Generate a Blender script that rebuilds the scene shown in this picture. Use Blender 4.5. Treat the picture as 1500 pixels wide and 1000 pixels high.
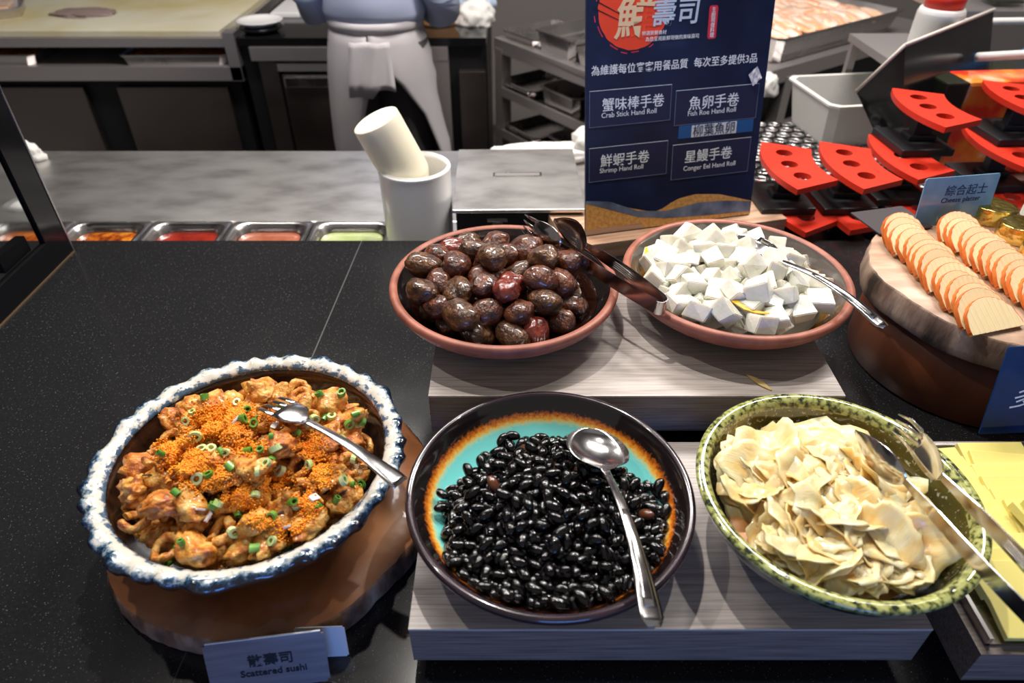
import bpy, bmesh, math, random
import numpy as np
from mathutils import Vector, Matrix, noise, Euler
from mathutils.bvhtree import BVHTree
for o in list(bpy.data.objects): bpy.data.objects.remove(o)
SC = bpy.context.scene; COL = SC.collection
R = math.radians; PI = math.pi
rng = random.Random(7); nprng = np.random.default_rng(5)

# ---------------------------------------------------------------- camera, world, lights
CAM_H = 0.70; PITCH = R(38)
cam_d = bpy.data.cameras.new('camera'); cam = bpy.data.objects.new('camera', cam_d); COL.objects.link(cam)
cam.location = (0, 0, CAM_H); cam.rotation_euler = (R(90) - PITCH, 0, 0)
cam_d.sensor_width = 36; cam_d.lens = 24; cam_d.clip_start = .02
cam_d.dof.use_dof = True; cam_d.dof.focus_distance = .90; cam_d.dof.aperture_fstop = 4.5
SC.camera = cam
SC.view_settings.view_transform = 'Standard'; SC.view_settings.look = 'None'
SC.view_settings.exposure = 0.0; SC.view_settings.gamma = 1; SC.view_settings.use_curve_mapping = False
wd = bpy.data.worlds.new('world'); SC.world = wd; wd.use_nodes = True
wd.node_tree.nodes['Background'].inputs[0].default_value = (1, .95, .92, 1)
wd.node_tree.nodes['Background'].inputs[1].default_value = 0.22

def aim(o, t):
    o.rotation_euler = (Vector(t) - o.location).to_track_quat('-Z', 'Y').to_euler()
def spot(name, loc, tgt, watts, col=(1, .95, .88), ang=60, size=.02, blend=.6):
    l = bpy.data.lights.new(name, 'SPOT'); l.energy = watts; l.color = col; l.spot_size = R(ang); l.spot_blend = blend; l.shadow_soft_size = size
    o = bpy.data.objects.new(name, l); o.location = loc; COL.objects.link(o); aim(o, tgt); return o
def area(name, loc, tgt, sx, sy, watts, col=(1, 1, 1)):
    l = bpy.data.lights.new(name, 'AREA'); l.energy = watts; l.color = col; l.shape = 'RECTANGLE'; l.size = sx; l.size_y = sy
    o = bpy.data.objects.new(name, l); o.location = loc; COL.objects.link(o); aim(o, tgt); return o
spot('track_spot', (-.15, 1.10, 1.72), (.05, .55, .1), 62, ang=84)
spot('track_spot', (.62, 1.00, 1.72), (.4, .65, .1), 22, ang=84)
spot('track_spot', (-.85, .85, 1.72), (-.3, .5, .1), 26, ang=80)
area('kitchen_lamp', (-.6, 2.1, 1.84), (-.6, 2.1, 0), 1.2, .3, 46, (1, .95, .9))
area('kitchen_lamp', (1.0, 1.9, 1.84), (1.0, 1.9, 0), 1.0, .3, 56, (1, .95, .9))
area('blue_front_fill', (.3, -1.5, .22), (.2, .4, .05), 1.0, .5, 15, (.10, .32, 1))  # added blue light for the riser fronts; its source is unseen

# ---------------------------------------------------------------- materials
def nt(name):
    m = bpy.data.materials.new(name); m.use_nodes = True
    return m, m.node_tree.nodes, m.node_tree.links, m.node_tree.nodes['Principled BSDF']
def ramp_node(N, stops, interp='LINEAR'):
    r = N.new('ShaderNodeValToRGB'); r.color_ramp.interpolation = interp
    el = r.color_ramp.elements
    while len(el) < len(stops): el.new(.5)
    for e, (p, c) in zip(el, stops): e.position = p; e.color = (*c, 1)
    return r
def coords(N, L, stretch=(1, 1, 1), rand=False):
    tc = N.new('ShaderNodeTexCoord'); mp = N.new('ShaderNodeMapping'); mp.inputs['Scale'].default_value = stretch
    L.new(tc.outputs['Object'], mp.inputs[0])
    if rand:
        oi = N.new('ShaderNodeObjectInfo'); ml = N.new('ShaderNodeMath'); ml.operation = 'MULTIPLY'; ml.inputs[1].default_value = 37
        L.new(oi.outputs['Random'], ml.inputs[0]); cb = N.new('ShaderNodeCombineXYZ')
        for i in range(3): L.new(ml.outputs[0], cb.inputs[i])
        L.new(cb.outputs[0], mp.inputs['Location'])
    return mp.outputs[0]
def mat(name, col=(.5, .5, .5), rough=.5, metal=0, coat=0, sss=0, trans=0, ramp=None, scale=20, detail=4, stretch=(1, 1, 1), bump=0, bscale=None, rand=False, bstretch=None, emit=0, alpha=1, ior=1.45, rvar=None, spec=.5, sssr=.006, bdist=.002):
    m, N, L, B = nt(name)
    B.inputs['Base Color'].default_value = (*col, 1); B.inputs['Roughness'].default_value = rough; B.inputs['Metallic'].default_value = metal
    B.inputs['Coat Weight'].default_value = coat; B.inputs['Coat Roughness'].default_value = .06; B.inputs['Transmission Weight'].default_value = trans
    B.inputs['IOR'].default_value = ior; B.inputs['Alpha'].default_value = alpha; B.inputs['Specular IOR Level'].default_value = spec
    if sss:
        B.inputs['Subsurface Weight'].default_value = sss; B.inputs['Subsurface Scale'].default_value = sssr; B.inputs['Subsurface Radius'].default_value = (1, .6, .3)
    if emit:
        B.inputs['Emission Color'].default_value = (*col, 1); B.inputs['Emission Strength'].default_value = emit
    v = coords(N, L, stretch, rand) if (ramp or bump or rvar) else None
    if ramp or rvar:
        n = N.new('ShaderNodeTexNoise'); n.inputs['Scale'].default_value = scale; n.inputs['Detail'].default_value = detail; L.new(v, n.inputs[0])
        if ramp:
            r = ramp_node(N, ramp); L.new(n.outputs[0], r.inputs[0]); L.new(r.outputs[0], B.inputs['Base Color'])
        if rvar:
            mr = N.new('ShaderNodeMapRange'); mr.inputs[1].default_value = .35; mr.inputs[2].default_value = .65; mr.inputs[3].default_value = rvar[0]; mr.inputs[4].default_value = rvar[1]
            L.new(n.outputs[0], mr.inputs[0]); L.new(mr.outputs[0], B.inputs['Roughness'])
    if bump:
        n2 = N.new('ShaderNodeTexNoise'); n2.inputs['Scale'].default_value = bscale or scale; n2.inputs['Detail'].default_value = 5
        L.new(coords(N, L, bstretch or stretch, rand), n2.inputs[0])
        b = N.new('ShaderNodeBump'); b.inputs['Strength'].default_value = bump; b.inputs['Distance'].default_value = bdist
        L.new(n2.outputs[0], b.inputs['Height']); L.new(b.outputs[0], B.inputs['Normal'])
    return m
def radial(name, stops, rmax, amp=.004, nscale=120, rough=.12, coat=.6, speck=None, bump=0):
    """glaze that changes with the distance from the bowl's centre"""
    m, N, L, B = nt(name); v = coords(N, L)
    sx = N.new('ShaderNodeSeparateXYZ'); L.new(v, sx.inputs[0]); cb = N.new('ShaderNodeCombineXYZ')
    L.new(sx.outputs[0], cb.inputs[0]); L.new(sx.outputs[1], cb.inputs[1])
    ln = N.new('ShaderNodeVectorMath'); ln.operation = 'LENGTH'; L.new(cb.outputs[0], ln.inputs[0])
    n = N.new('ShaderNodeTexNoise'); n.inputs['Scale'].default_value = nscale; n.inputs['Detail'].default_value = 6; n.inputs['Roughness'].default_value = .7; L.new(v, n.inputs[0])
    a = N.new('ShaderNodeMath'); a.operation = 'SUBTRACT'; a.inputs[1].default_value = .5; L.new(n.outputs[0], a.inputs[0])
    ml = N.new('ShaderNodeMath'); ml.operation = 'MULTIPLY_ADD'; ml.inputs[1].default_value = amp * 4; L.new(a.outputs[0], ml.inputs[0]); L.new(ln.outputs['Value'], ml.inputs[2])
    dv = N.new('ShaderNodeMath'); dv.operation = 'DIVIDE'; dv.inputs[1].default_value = rmax; L.new(ml.outputs[0], dv.inputs[0])
    r = ramp_node(N, [(p / rmax, c) for p, c in stops]); L.new(dv.outputs[0], r.inputs[0]); out = r.outputs[0]
    if speck:
        sc, th, colr = speck
        s = N.new('ShaderNodeTexNoise'); s.inputs['Scale'].default_value = sc; s.inputs['Detail'].default_value = 3; L.new(v, s.inputs[0])
        t = ramp_node(N, [(th, (0, 0, 0)), (th + .05, (1, 1, 1))]); L.new(s.outputs[0], t.inputs[0])
        mx = N.new('ShaderNodeMix'); mx.data_type = 'RGBA'; L.new(t.outputs[0], mx.inputs[0]); L.new(out, mx.inputs[6]); mx.inputs[7].default_value = (*colr, 1); out = mx.outputs[2]
    L.new(out, B.inputs['Base Color']); B.inputs['Roughness'].default_value = rough; B.inputs['Coat Weight'].default_value = coat; B.inputs['Coat Roughness'].default_value = .05
    if bump:
        b = N.new('ShaderNodeBump'); b.inputs['Strength'].default_value = bump; b.inputs['Distance'].default_value = .001; L.new(n.outputs[0], b.inputs['Height']); L.new(b.outputs[0], B.inputs['Normal'])
    return m
def granite():
    m, N, L, B = nt('black_granite'); v = coords(N, L)
    w = N.new('ShaderNodeTexVoronoi'); w.inputs['Scale'].default_value = 300; L.new(v, w.inputs[0])
    r = ramp_node(N, [(0, (.34, .33, .32)), (.12, (.10, .10, .10)), (.26, (.016, .016, .017))]); L.new(w.outputs['Distance'], r.inputs[0])
    n = N.new('ShaderNodeTexNoise'); n.inputs['Scale'].default_value = 260; n.inputs['Detail'].default_value = 3; L.new(v, n.inputs[0])
    r2 = ramp_node(N, [(.42, (0, 0, 0)), (.66, (1, 1, 1))]); L.new(n.outputs[0], r2.inputs[0])
    mx = N.new('ShaderNodeMix'); mx.data_type = 'RGBA'; L.new(r2.outputs[0], mx.inputs[0]); mx.inputs[6].default_value = (.012, .012, .013, 1); L.new(r.outputs[0], mx.inputs[7])
    L.new(mx.outputs[2], B.inputs['Base Color']); B.inputs['Roughness'].default_value = .16; B.inputs['Specular IOR Level'].default_value = .6
    n3 = N.new('ShaderNodeTexNoise'); n3.inputs['Scale'].default_value = 5; L.new(v, n3.inputs[0])
    mr = N.new('ShaderNodeMapRange'); mr.inputs[3].default_value = .1; mr.inputs[4].default_value = .24; L.new(n3.outputs[0], mr.inputs[0]); L.new(mr.outputs[0], B.inputs['Roughness'])
    return m
M = {}
M['granite'] = granite()
M['grout'] = mat('grey_seam_filler', (.055, .05, .05), .5)
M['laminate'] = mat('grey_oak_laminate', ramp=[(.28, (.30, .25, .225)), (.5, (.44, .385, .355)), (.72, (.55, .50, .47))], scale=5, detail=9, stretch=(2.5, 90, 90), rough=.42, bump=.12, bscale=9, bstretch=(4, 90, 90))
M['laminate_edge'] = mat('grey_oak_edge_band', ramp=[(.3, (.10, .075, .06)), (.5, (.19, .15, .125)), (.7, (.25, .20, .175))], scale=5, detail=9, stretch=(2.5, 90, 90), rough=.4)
M['black'] = mat('matt_black', (.006, .006, .007), .5)
M['black_gloss'] = mat('gloss_black', (.008, .008, .009), .12)
M['steel'] = mat('stainless_steel', (.55, .53, .52), .28, 1, bump=.02, bscale=30, rvar=(.2, .36), scale=6)
M['cutlery'] = mat('polished_cutlery', (.62, .60, .60), .17, 1, rvar=(.12, .24), scale=25)
M['dark_cutlery'] = mat('dark_polished_tongs', (.42, .38, .37), .16, 1)
M['ledge'] = mat('scratched_steel_top', ramp=[(.34, (.46, .44, .43)), (.5, (.66, .64, .62)), (.66, (.78, .76, .74))], rough=.40, metal=1, scale=7, detail=9, stretch=(1, 2.2, 1), bump=.05, bscale=50)
M['door_steel'] = mat('dull_cabinet_steel', (.20, .17, .16), .38, 1, rvar=(.3, .5), scale=3)
M['rail_steel'] = mat('counter_rail_steel', (.60, .56, .55), .40, .9)
M['wood_slab'] = mat('round_slab_wood', ramp=[(.3, (.14, .045, .016)), (.5, (.32, .115, .04)), (.7, (.46, .20, .08))], scale=9, detail=6, stretch=(1, 1, .4), rough=.35, coat=.25, bump=.2, bscale=40)
M['bark'] = mat('pale_bark_edge', ramp=[(.34, (.05, .025, .014)), (.48, (.20, .10, .055)), (.66, (.40, .25, .15))], scale=26, detail=8, stretch=(1, 1, .5), rough=.6, bump=1, bscale=60, bdist=.004)
M['cheese_wood'] = mat('pale_plane_wood', ramp=[(.34, (.34, .20, .13)), (.5, (.48, .31, .21)), (.66, (.60, .43, .31))], scale=9, detail=7, stretch=(1, 4, 1), rough=.5, bump=.15, bscale=60)
M['cheese_bark'] = mat('grey_brown_bark_edge', ramp=[(.36, (.045, .028, .02)), (.48, (.19, .115, .08)), (.64, (.38, .27, .20))], scale=26, detail=9, stretch=(1, 1, .22), rough=.6, bump=1, bscale=45, bdist=.005)
M['pedestal'] = mat('red_brown_pedestal_wood', ramp=[(.3, (.07, .018, .007)), (.7, (.16, .048, .018))], scale=6, detail=5, stretch=(3, 3, .3), rough=.5)
M['plank'] = mat('light_oak', ramp=[(.3, (.36, .20, .12)), (.5, (.50, .31, .20)), (.7, (.60, .40, .28))], scale=6, detail=7, stretch=(1.5, 18, 18), rough=.5)
M['terracotta'] = mat('terracotta_rim', ramp=[(.35, (.25, .075, .045)), (.65, (.36, .12, .075))], scale=40, rough=.45, bump=.15)
M['terra_dark'] = mat('dark_terracotta_foot', (.05, .025, .02), .3, coat=.3)
M['ume_in'] = radial('black_amber_glaze', [(0, (.45, .30, .10)), (.100, (.55, .36, .12)), (.118, (.40, .13, .02)), (.124, (.012, .010, .010)), (.16, (.02, .016, .016))], .2, amp=.009, rough=.12)
M['dai_in'] = radial('grey_amber_glaze', [(0, (.55, .40, .16)), (.112, (.62, .42, .14)), (.126, (.45, .20, .03)), (.133, (.10, .08, .07)), (.16, (.13, .115, .11))], .2, amp=.008, rough=.14)
M['bean_in'] = radial('turquoise_orange_glaze', [(0, (.10, .48, .50)), (.1195, (.16, .58, .56)), (.1225, (.40, .60, .36)), (.1245, (.80, .42, .05)), (.1280, (.55, .13, .01)), (.1310, (.012, .007, .007)), (.16, (.008, .006, .008))], .2, amp=.0028, nscale=220, rough=.1)
M['bean_rim'] = mat('purple_black_glaze', ramp=[(.35, (.010, .007, .010)), (.65, (.035, .018, .026))], scale=15, rough=.2, coat=.7)
M['green_in'] = radial('olive_brown_fleck_glaze', [(0, (.06, .05, .02)), (.10, (.045, .040, .016)), (.122, (.10, .085, .02)), (.128, (.30, .28, .07)), (.16, (.42, .42, .13))], .2, amp=.004, nscale=150, speck=(190, .60, (.42, .42, .30)))
M['green_rim'] = mat('speckled_yellow_green_glaze', ramp=[(.36, (.02, .03, .02)), (.45, (.14, .15, .04)), (.53, (.36, .38, .12)), (.7, (.46, .48, .20))], scale=170, detail=3, rough=.12, coat=.8)
M['green_out'] = mat('speckled_black_green_glaze', ramp=[(.4, (.008, .014, .010)), (.55, (.02, .04, .024)), (.66, (.16, .20, .12))], scale=150, detail=3, rough=.1, coat=.8)
M['sushi_in'] = mat('dark_brown_glaze', ramp=[(.35, (.012, .006, .004)), (.7, (.06, .022, .010))], scale=60, rough=.12, coat=.8, bump=.2, bscale=200)
M['sushi_out'] = mat('amber_brown_glaze', ramp=[(.3, (.02, .008, .004)), (.55, (.09, .032, .012)), (.75, (.16, .07, .03))], scale=8, stretch=(1, 1, 4), rough=.32, coat=.15)
M['sushi_rim'] = radial('cream_blue_drip_glaze', [(0, (.05, .09, .15)), (.1495, (.06, .12, .20)), (.1525, (.66, .62, .55)), (.1605, (.70, .66, .58)), (.1645, (.26, .33, .38)), (.1675, (.02, .065, .13)), (.1715, (.006, .010, .022)), (.19, (.012, .008, .012))], .2, amp=.011, nscale=75, rough=.1, coat=1, bump=.5)
M['plum'] = mat('glossy_plum_skin', ramp=[(.3, (.022, .007, .003)), (.5, (.085, .020, .007)), (.7, (.19, .052, .014))], scale=1.5, detail=6, rough=.3, coat=.6, sss=.2, rand=True, bump=1, bscale=4, bdist=.003)
M['plum_red'] = mat('glossy_red_plum_skin', ramp=[(.3, (.07, .010, .008)), (.6, (.22, .036, .020))], scale=1.4, rough=.2, coat=.9, sss=.12, rand=True, bump=.8, bscale=3.2)
M['plum_olive'] = mat('glossy_olive_brown_plum_skin', ramp=[(.3, (.022, .009, .004)), (.5, (.075, .026, .008)), (.7, (.16, .065, .016))], scale=1.5, detail=6, rough=.3, coat=.6, sss=.2, rand=True, bump=1, bscale=4, bdist=.003)
M['syrup'] = mat('dark_syrup', (.02, .006, .004), .08, coat=1)
M['bean'] = mat('glossy_black_bean_skin', (.0025, .002, .0025), .10, coat=.45, bump=.3, bscale=3, rand=True, spec=.4)
M['bean_brown'] = mat('split_brown_bean', (.10, .03, .012), .25, coat=.6)
M['daikon'] = mat('white_radish_flesh', ramp=[(.3, (.68, .66, .56)), (.7, (.82, .80, .72))], scale=1.5, rough=.28, coat=.25, sss=.4, sssr=.008, rand=True, bump=.3, bscale=5)
M['peel'] = mat('yellow_citrus_peel', (.75, .42, .02), .3, coat=.4)
M['ginger'] = mat('pickled_ginger_flesh', ramp=[(.28, (.86, .48, .16)), (.48, (.89, .66, .32)), (.7, (.92, .80, .50))], scale=1.1, detail=2, stretch=(1, 2, 1), rough=.28, coat=.4, sss=.5, sssr=.01, rand=True, bump=.25, bscale=5, bstretch=(1, 5, 1))
M['fried'] = mat('golden_fried_batter', ramp=[(.32, (.26, .055, .008)), (.43, (.56, .18, .02)), (.54, (.74, .35, .06)), (.72, (.88, .58, .20))], scale=1.6, detail=7, rough=.36, coat=.4, sss=.12, rand=True, bump=1.0, bscale=6)
M['fried_dark'] = mat('red_brown_fried_batter', ramp=[(.3, (.22, .04, .008)), (.5, (.56, .16, .02)), (.72, (.80, .38, .08))], scale=1.8, detail=7, rough=.34, coat=.4, rand=True, bump=1.0, bscale=6)
M['rice'] = mat('soy_tinted_rice', ramp=[(.3, (.48, .24, .08)), (.7, (.74, .50, .25))], scale=60, rough=.4, sss=.3, coat=.2)
M['roe'] = mat('orange_roe', ramp=[(.3, (1, .27, .005)), (.7, (1, .43, .02))], scale=80, rough=.4, coat=.1)
M['scallion'] = mat('green_scallion', ramp=[(.3, (.06, .22, .02)), (.7, (.20, .42, .06))], scale=60, rough=.35, coat=.3, rand=True)
M['scallion_pale'] = mat('pale_green_scallion', ramp=[(.3, (.42, .60, .16)), (.7, (.72, .78, .42))], scale=60, rough=.35, coat=.3, rand=True)
M['onion'] = mat('white_onion', (.80, .74, .68), .3, coat=.4, sss=.3)
M['nori'] = mat('black_seaweed', (.012, .012, .010), .5)
M['cheese'] = mat('cream_smoked_cheese', (.80, .64, .38), .45, sss=.1, sssr=.004)
M['rind'] = mat('orange_red_rind', ramp=[(.3, (.50, .10, .015)), (.7, (.72, .20, .04))], scale=60, rough=.4, rand=True)
M['yellow_cheese'] = mat('yellow_block_cheese', (.76, .66, .20), .42, sss=.1, sssr=.006)
M['gold'] = mat('crinkled_gold_foil', ramp=[(.35, (.62, .42, .08)), (.6, (.86, .70, .24))], rough=.22, metal=1, scale=30, bump=.9, bscale=70, rand=True)
M['paper_silver'] = mat('white_gold_wrapper_paper', ramp=[(.4, (.70, .62, .42)), (.6, (.85, .82, .75))], scale=40, rough=.4)
M['red'] = mat('bright_red_plastic', (.62, .028, .010), .42)
M['black_plastic'] = mat('black_plastic', (.012, .013, .015), .42)
M['white_ceramic'] = mat('white_ceramic', (.78, .77, .76), .25, coat=.3)
M['cream_plastic'] = mat('cream_translucent_plastic', (.86, .80, .62), .4, sss=.3)
M['white_plastic'] = mat('frosted_white_plastic', (.74, .73, .70), .45, sss=.2, alpha=.82)
M['clear'] = mat('clear_plastic', (.9, .92, .95), .06, trans=1, ior=1.2, alpha=.35)
M['glass'] = mat('case_glass', (.9, .95, .95), .0, trans=1, ior=1.02, alpha=.35)
M['cloth_white'] = mat('white_towel', (.72, .70, .67), .9, bump=.4, bscale=120)
M['apron'] = mat('pale_grey_apron_cloth', (.47, .44, .455), .85, bump=.2, bscale=200)
M['shirt'] = mat('pale_blue_shirt_cloth', (.42, .47, .62), .85, bump=.2, bscale=200)
M['trousers'] = mat('charcoal_trouser_cloth', (.045, .04, .043), .9)
M['skin'] = mat('skin', (.55, .33, .24), .5, sss=.2)
M['hair'] = mat('black_hair', (.01, .008, .007), .5)
M['salmon'] = mat('raw_salmon', ramp=[(.3, (.85, .32, .14)), (.46, (.90, .50, .31)), (.58, (.90, .72, .60)), (.8, (.85, .76, .70))], scale=9, detail=4, stretch=(1, 5, 1), rough=.3, coat=.5, rand=True)
M['board_white'] = mat('yellowed_cutting_board', ramp=[(.35, (.52, .44, .20)), (.6, (.66, .62, .48))], scale=2.2, rough=.5)
M['navy'] = mat('navy_printed_board', ramp=[(.3, (.004, .008, .032)), (.6, (.010, .020, .068)), (.8, (.03, .05, .13))], scale=9, detail=6, rough=.35)
M['navy_card'] = mat('navy_printed_panel', (.016, .020, .065), .4)
M['ink_white'] = mat('white_print', (.86, .90, .96), .5)
M['ink_cream'] = mat('cream_print', (.85, .62, .38), .5)
M['ink_blue'] = mat('pale_blue_print', (.55, .66, .82), .5)
M['ink_red'] = mat('vermilion_print', (.90, .07, .025), .5)
M['ink_pink'] = mat('crimson_print', (.68, .03, .07), .5)
M['ink_black'] = mat('black_print', (.01, .01, .012), .5)
M['ink_navy'] = mat('navy_print', (.01, .03, .08), .5)
M['sand'] = mat('sand_print', ramp=[(.35, (.62, .28, .07)), (.65, (.80, .44, .14))], scale=160, rough=.5)
M['wave'] = mat('slate_wave_print', ramp=[(.35, (.07, .09, .15)), (.65, (.22, .26, .36))], scale=25, rough=.5)
M['outline'] = mat('thin_grey_line_print', (.20, .25, .36), .5)
M['tape_blue'] = mat('blue_tape', (.015, .10, .30), .35)
M['card_metal'] = mat('brushed_card_metal', ramp=[(.35, (.20, .17, .18)), (.65, (.29, .25, .26))], rough=.42, metal=.6, scale=8, stretch=(1, 12, 1))
M['card_blue'] = mat('sky_blue_acrylic', ramp=[(.3, (.10, .27, .46)), (.6, (.22, .42, .58)), (.8, (.42, .52, .56))], rough=.15, scale=10, coat=.5)
M['card_navy'] = mat('deep_blue_acrylic', ramp=[(.3, (.004, .02, .09)), (.7, (.012, .06, .20))], rough=.12, scale=8, coat=.6)
M['edge_white'] = mat('white_card_edge', (.75, .74, .76), .4)
M['chili'] = mat('orange_chili_sauce', ramp=[(.35, (.20, .03, .005)), (.5, (.55, .13, .01)), (.7, (.85, .38, .03))], scale=40, rough=.15, coat=.8, bump=1, bscale=50)
M['red_sauce'] = mat('red_sauce', ramp=[(.35, (.20, .012, .006)), (.7, (.38, .03, .012))], scale=20, rough=.2, coat=.7, bump=.4)
M['pink_sauce'] = mat('brown_pink_sauce', ramp=[(.35, (.30, .08, .04)), (.7, (.42, .15, .09))], scale=20, rough=.25, coat=.6, bump=.3)
M['green_sauce'] = mat('pale_green_sauce', ramp=[(.35, (.32, .38, .14)), (.7, (.45, .50, .24))], scale=20, rough=.3, coat=.5, bump=.3)
M['tile'] = mat('dark_floor_tile', ramp=[(.4, (.04, .036, .034)), (.6, (.07, .06, .058))], scale=6, rough=.4)
M['wall'] = mat('dim_kitchen_wall', (.20, .18, .17), .6)
M['ceiling_m'] = mat('dark_ceiling', (.10, .09, .09), .8)
M['lamp_on'] = mat('lit_lamp_panel', (1, .95, .88), .5, emit=3)
M['tan'] = mat('tan_wooden_tub', (.42, .21, .08), .5)
M['blue_card'] = mat('bright_blue_card', (.02, .22, .62), .4)
M['film'] = mat('cling_film', (.85, .85, .9), .08, trans=.6, alpha=.30, bump=1, bscale=30)
M['beige'] = mat('beige_edge', (.55, .50, .44), .5)
M['olive'] = mat('dark_olive_lining', (.02, .022, .014), .3)
M['orange_pack'] = mat('red_orange_printed_wrap', ramp=[(.4, (.70, .04, .02)), (.55, (.80, .25, .03)), (.68, (.8, .75, .7))], scale=9, rough=.2, coat=.5)

# ---------------------------------------------------------------- helpers
def link_mesh(name, me, mats, parent=None, loc=None, smooth=True):
    if not isinstance(mats, (list, tuple)): mats = [mats]
    for m in mats: me.materials.append(m)
    if smooth: me.polygons.foreach_set('use_smooth', [True] * len(me.polygons))
    o = bpy.data.objects.new(name, me); COL.objects.link(o)
    if parent: o.parent = parent
    if loc is not None: o.location = loc
    return o
def pyd(name, V, F, mats, parent=None, loc=None, smooth=True, mi=None):
    me = bpy.data.meshes.new(name); me.from_pydata([tuple(v) for v in V], [], F)
    o = link_mesh(name, me, mats, parent, loc, smooth)
    if mi is not None: me.polygons.foreach_set('material_index', mi)
    me.update(); return o
def obj(name, bm, mats, parent=None, loc=None, smooth=False):
    bmesh.ops.recalc_face_normals(bm, faces=bm.faces)
    me = bpy.data.meshes.new(name); bm.to_mesh(me); bm.free()
    return link_mesh(name, me, mats, parent, loc, smooth)
def tag(o, label=None, cat=None, group=None, kind=None):
    if label: o['label'] = label
    if cat: o['category'] = cat
    if group: o['group'] = group
    if kind: o['kind'] = kind
    return o
def thing(name, label, cat, loc=(0, 0, 0), rz=0, group=None):
    o = bpy.data.objects.new(name, None); COL.objects.link(o); o.location = loc; o.rotation_euler = (0, 0, rz); o.empty_display_size = .02
    return tag(o, label, cat, group)
def dup(o, **kw):
    c = o.copy(); COL.objects.link(c)
    for ch in list(o.children):
        d = ch.copy(); COL.objects.link(d); d.parent = c
        for g in list(ch.children):
            e = g.copy(); COL.objects.link(e); e.parent = d
    for k, v in kw.items():
        if k in ('label', 'group'): c[k] = v
        else: setattr(c, k, v)
    return c
def box(bm, c, s, rz=0, bevel=0, mtx=None):
    r = bmesh.ops.create_cube(bm, size=1); vs = r['verts']
    m = Matrix.Translation(c) @ Matrix.Rotation(rz, 4, 'Z') @ Matrix.Diagonal((*s, 1))
    if mtx is not None: m = mtx @ m
    bmesh.ops.transform(bm, matrix=m, verts=vs)
    if bevel:
        es = list({e for v in vs for e in v.link_edges}); bmesh.ops.bevel(bm, geom=es, offset=bevel, segments=2, affect='EDGES', profile=.6)
    return bm
def boxo(name, c, s, m, parent=None, rz=0, bevel=0, loc=None):
    """box with its origin at its own centre"""
    bm = bmesh.new(); box(bm, (0, 0, 0), s, 0, bevel); o = obj(name, bm, m, parent, c); o.rotation_euler = (0, 0, rz); return o
def b2(name, x0, x1, y0, y1, z0, z1, m, parent=None, bevel=0):
    return boxo(name, ((x0 + x1) / 2, (y0 + y1) / 2, (z0 + z1) / 2), (x1 - x0, y1 - y0, z1 - z0), m, parent, 0, bevel)
def prism(name, pts, z0, z1, m, parent=None, loc=None, bevel=0):
    bm = bmesh.new(); a = [bm.verts.new((x, y, z0)) for x, y in pts]; f = bm.faces.new(a)
    r = bmesh.ops.extrude_face_region(bm, geom=[f]); vs = [v for v in r['geom'] if isinstance(v, bmesh.types.BMVert)]
    bmesh.ops.translate(bm, vec=(0, 0, z1 - z0), verts=vs)
    if bevel: bmesh.ops.bevel(bm, geom=list(bm.edges), offset=bevel, segments=2, affect='EDGES')
    return obj(name, bm, m, parent, loc)
def lathe_data(prof, segs, mod=None, closed=False):
    """prof: (r, z) or (r, z, material index of the band up to the next point)"""
    V, F, MI = [], [], []
    n = len(prof)
    for i, p in enumerate(prof):
        for k in range(segs):
            a = 2 * PI * k / segs; r, z = p[0], p[1]
            if mod: r, z = mod(i, a, r, z)
            V.append((r * math.cos(a), r * math.sin(a), z))
    for i in range(n - 1 if not closed else n):
        j = (i + 1) % n
        for k in range(segs):
            k2 = (k + 1) % segs
            F.append((i * segs + k, i * segs + k2, j * segs + k2, j * segs + k)); MI.append(prof[i][2] if len(prof[i]) > 2 else 0)
    return V, F, MI
def lathe(name, prof, mats, parent=None, loc=None, segs=96, mod=None):
    V, F, MI = lathe_data(prof, segs, mod)
    if prof[0][0] > 1e-5: F.append(tuple(range(segs))[::-1]); MI.append(prof[0][2] if len(prof[0]) > 2 else 0)
    if prof[-1][0] > 1e-5: b = (len(prof) - 1) * segs; F.append(tuple(range(b, b + segs))); MI.append(prof[-1][2] if len(prof[-1]) > 2 else 0)
    return pyd(name, V, F, mats, parent, loc, True, MI)
def smooth_prof(pts, sub=4):
    """Catmull-Rom through (r, z, mi) points"""
    out = []
    for i in range(len(pts) - 1):
        p0 = pts[max(i - 1, 0)]; p1 = pts[i]; p2 = pts[i + 1]; p3 = pts[min(i + 2, len(pts) - 1)]
        for s in range(sub):
            t = s / sub
            q = [.5 * (2 * p1[k] + (p2[k] - p0[k]) * t + (2 * p0[k] - 5 * p1[k] + 4 * p2[k] - p3[k]) * t * t + (-p0[k] + 3 * p1[k] - 3 * p2[k] + p3[k]) * t ** 3) for k in (0, 1)]
            out.append((max(q[0], 0), q[1], p1[2] if len(p1) > 2 else 0))
    out.append(tuple(pts[-1])); return out
def loft(name, rings, mats, parent=None, cap=True, smooth=True, bm_out=False):
    n = len(rings[0]); V = [tuple(p) for r in rings for p in r]; F = []
    for i in range(len(rings) - 1):
        for k in range(n):
            F.append((i * n + k, i * n + (k + 1) % n, (i + 1) * n + (k + 1) % n, (i + 1) * n + k))
    if cap and cap != 'last': F.append(tuple(range(n))[::-1])
    if cap: b = (len(rings) - 1) * n; F.append(tuple(range(b, b + n)))
    if bm_out: return V, F
    return pyd(name, V, F, mats, parent, None, smooth)
def merge(parts):
    V, F = [], []
    for v, f in parts:
        b = len(V); V += v; F += [tuple(i + b for i in q) for q in f]
    return V, F
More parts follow.
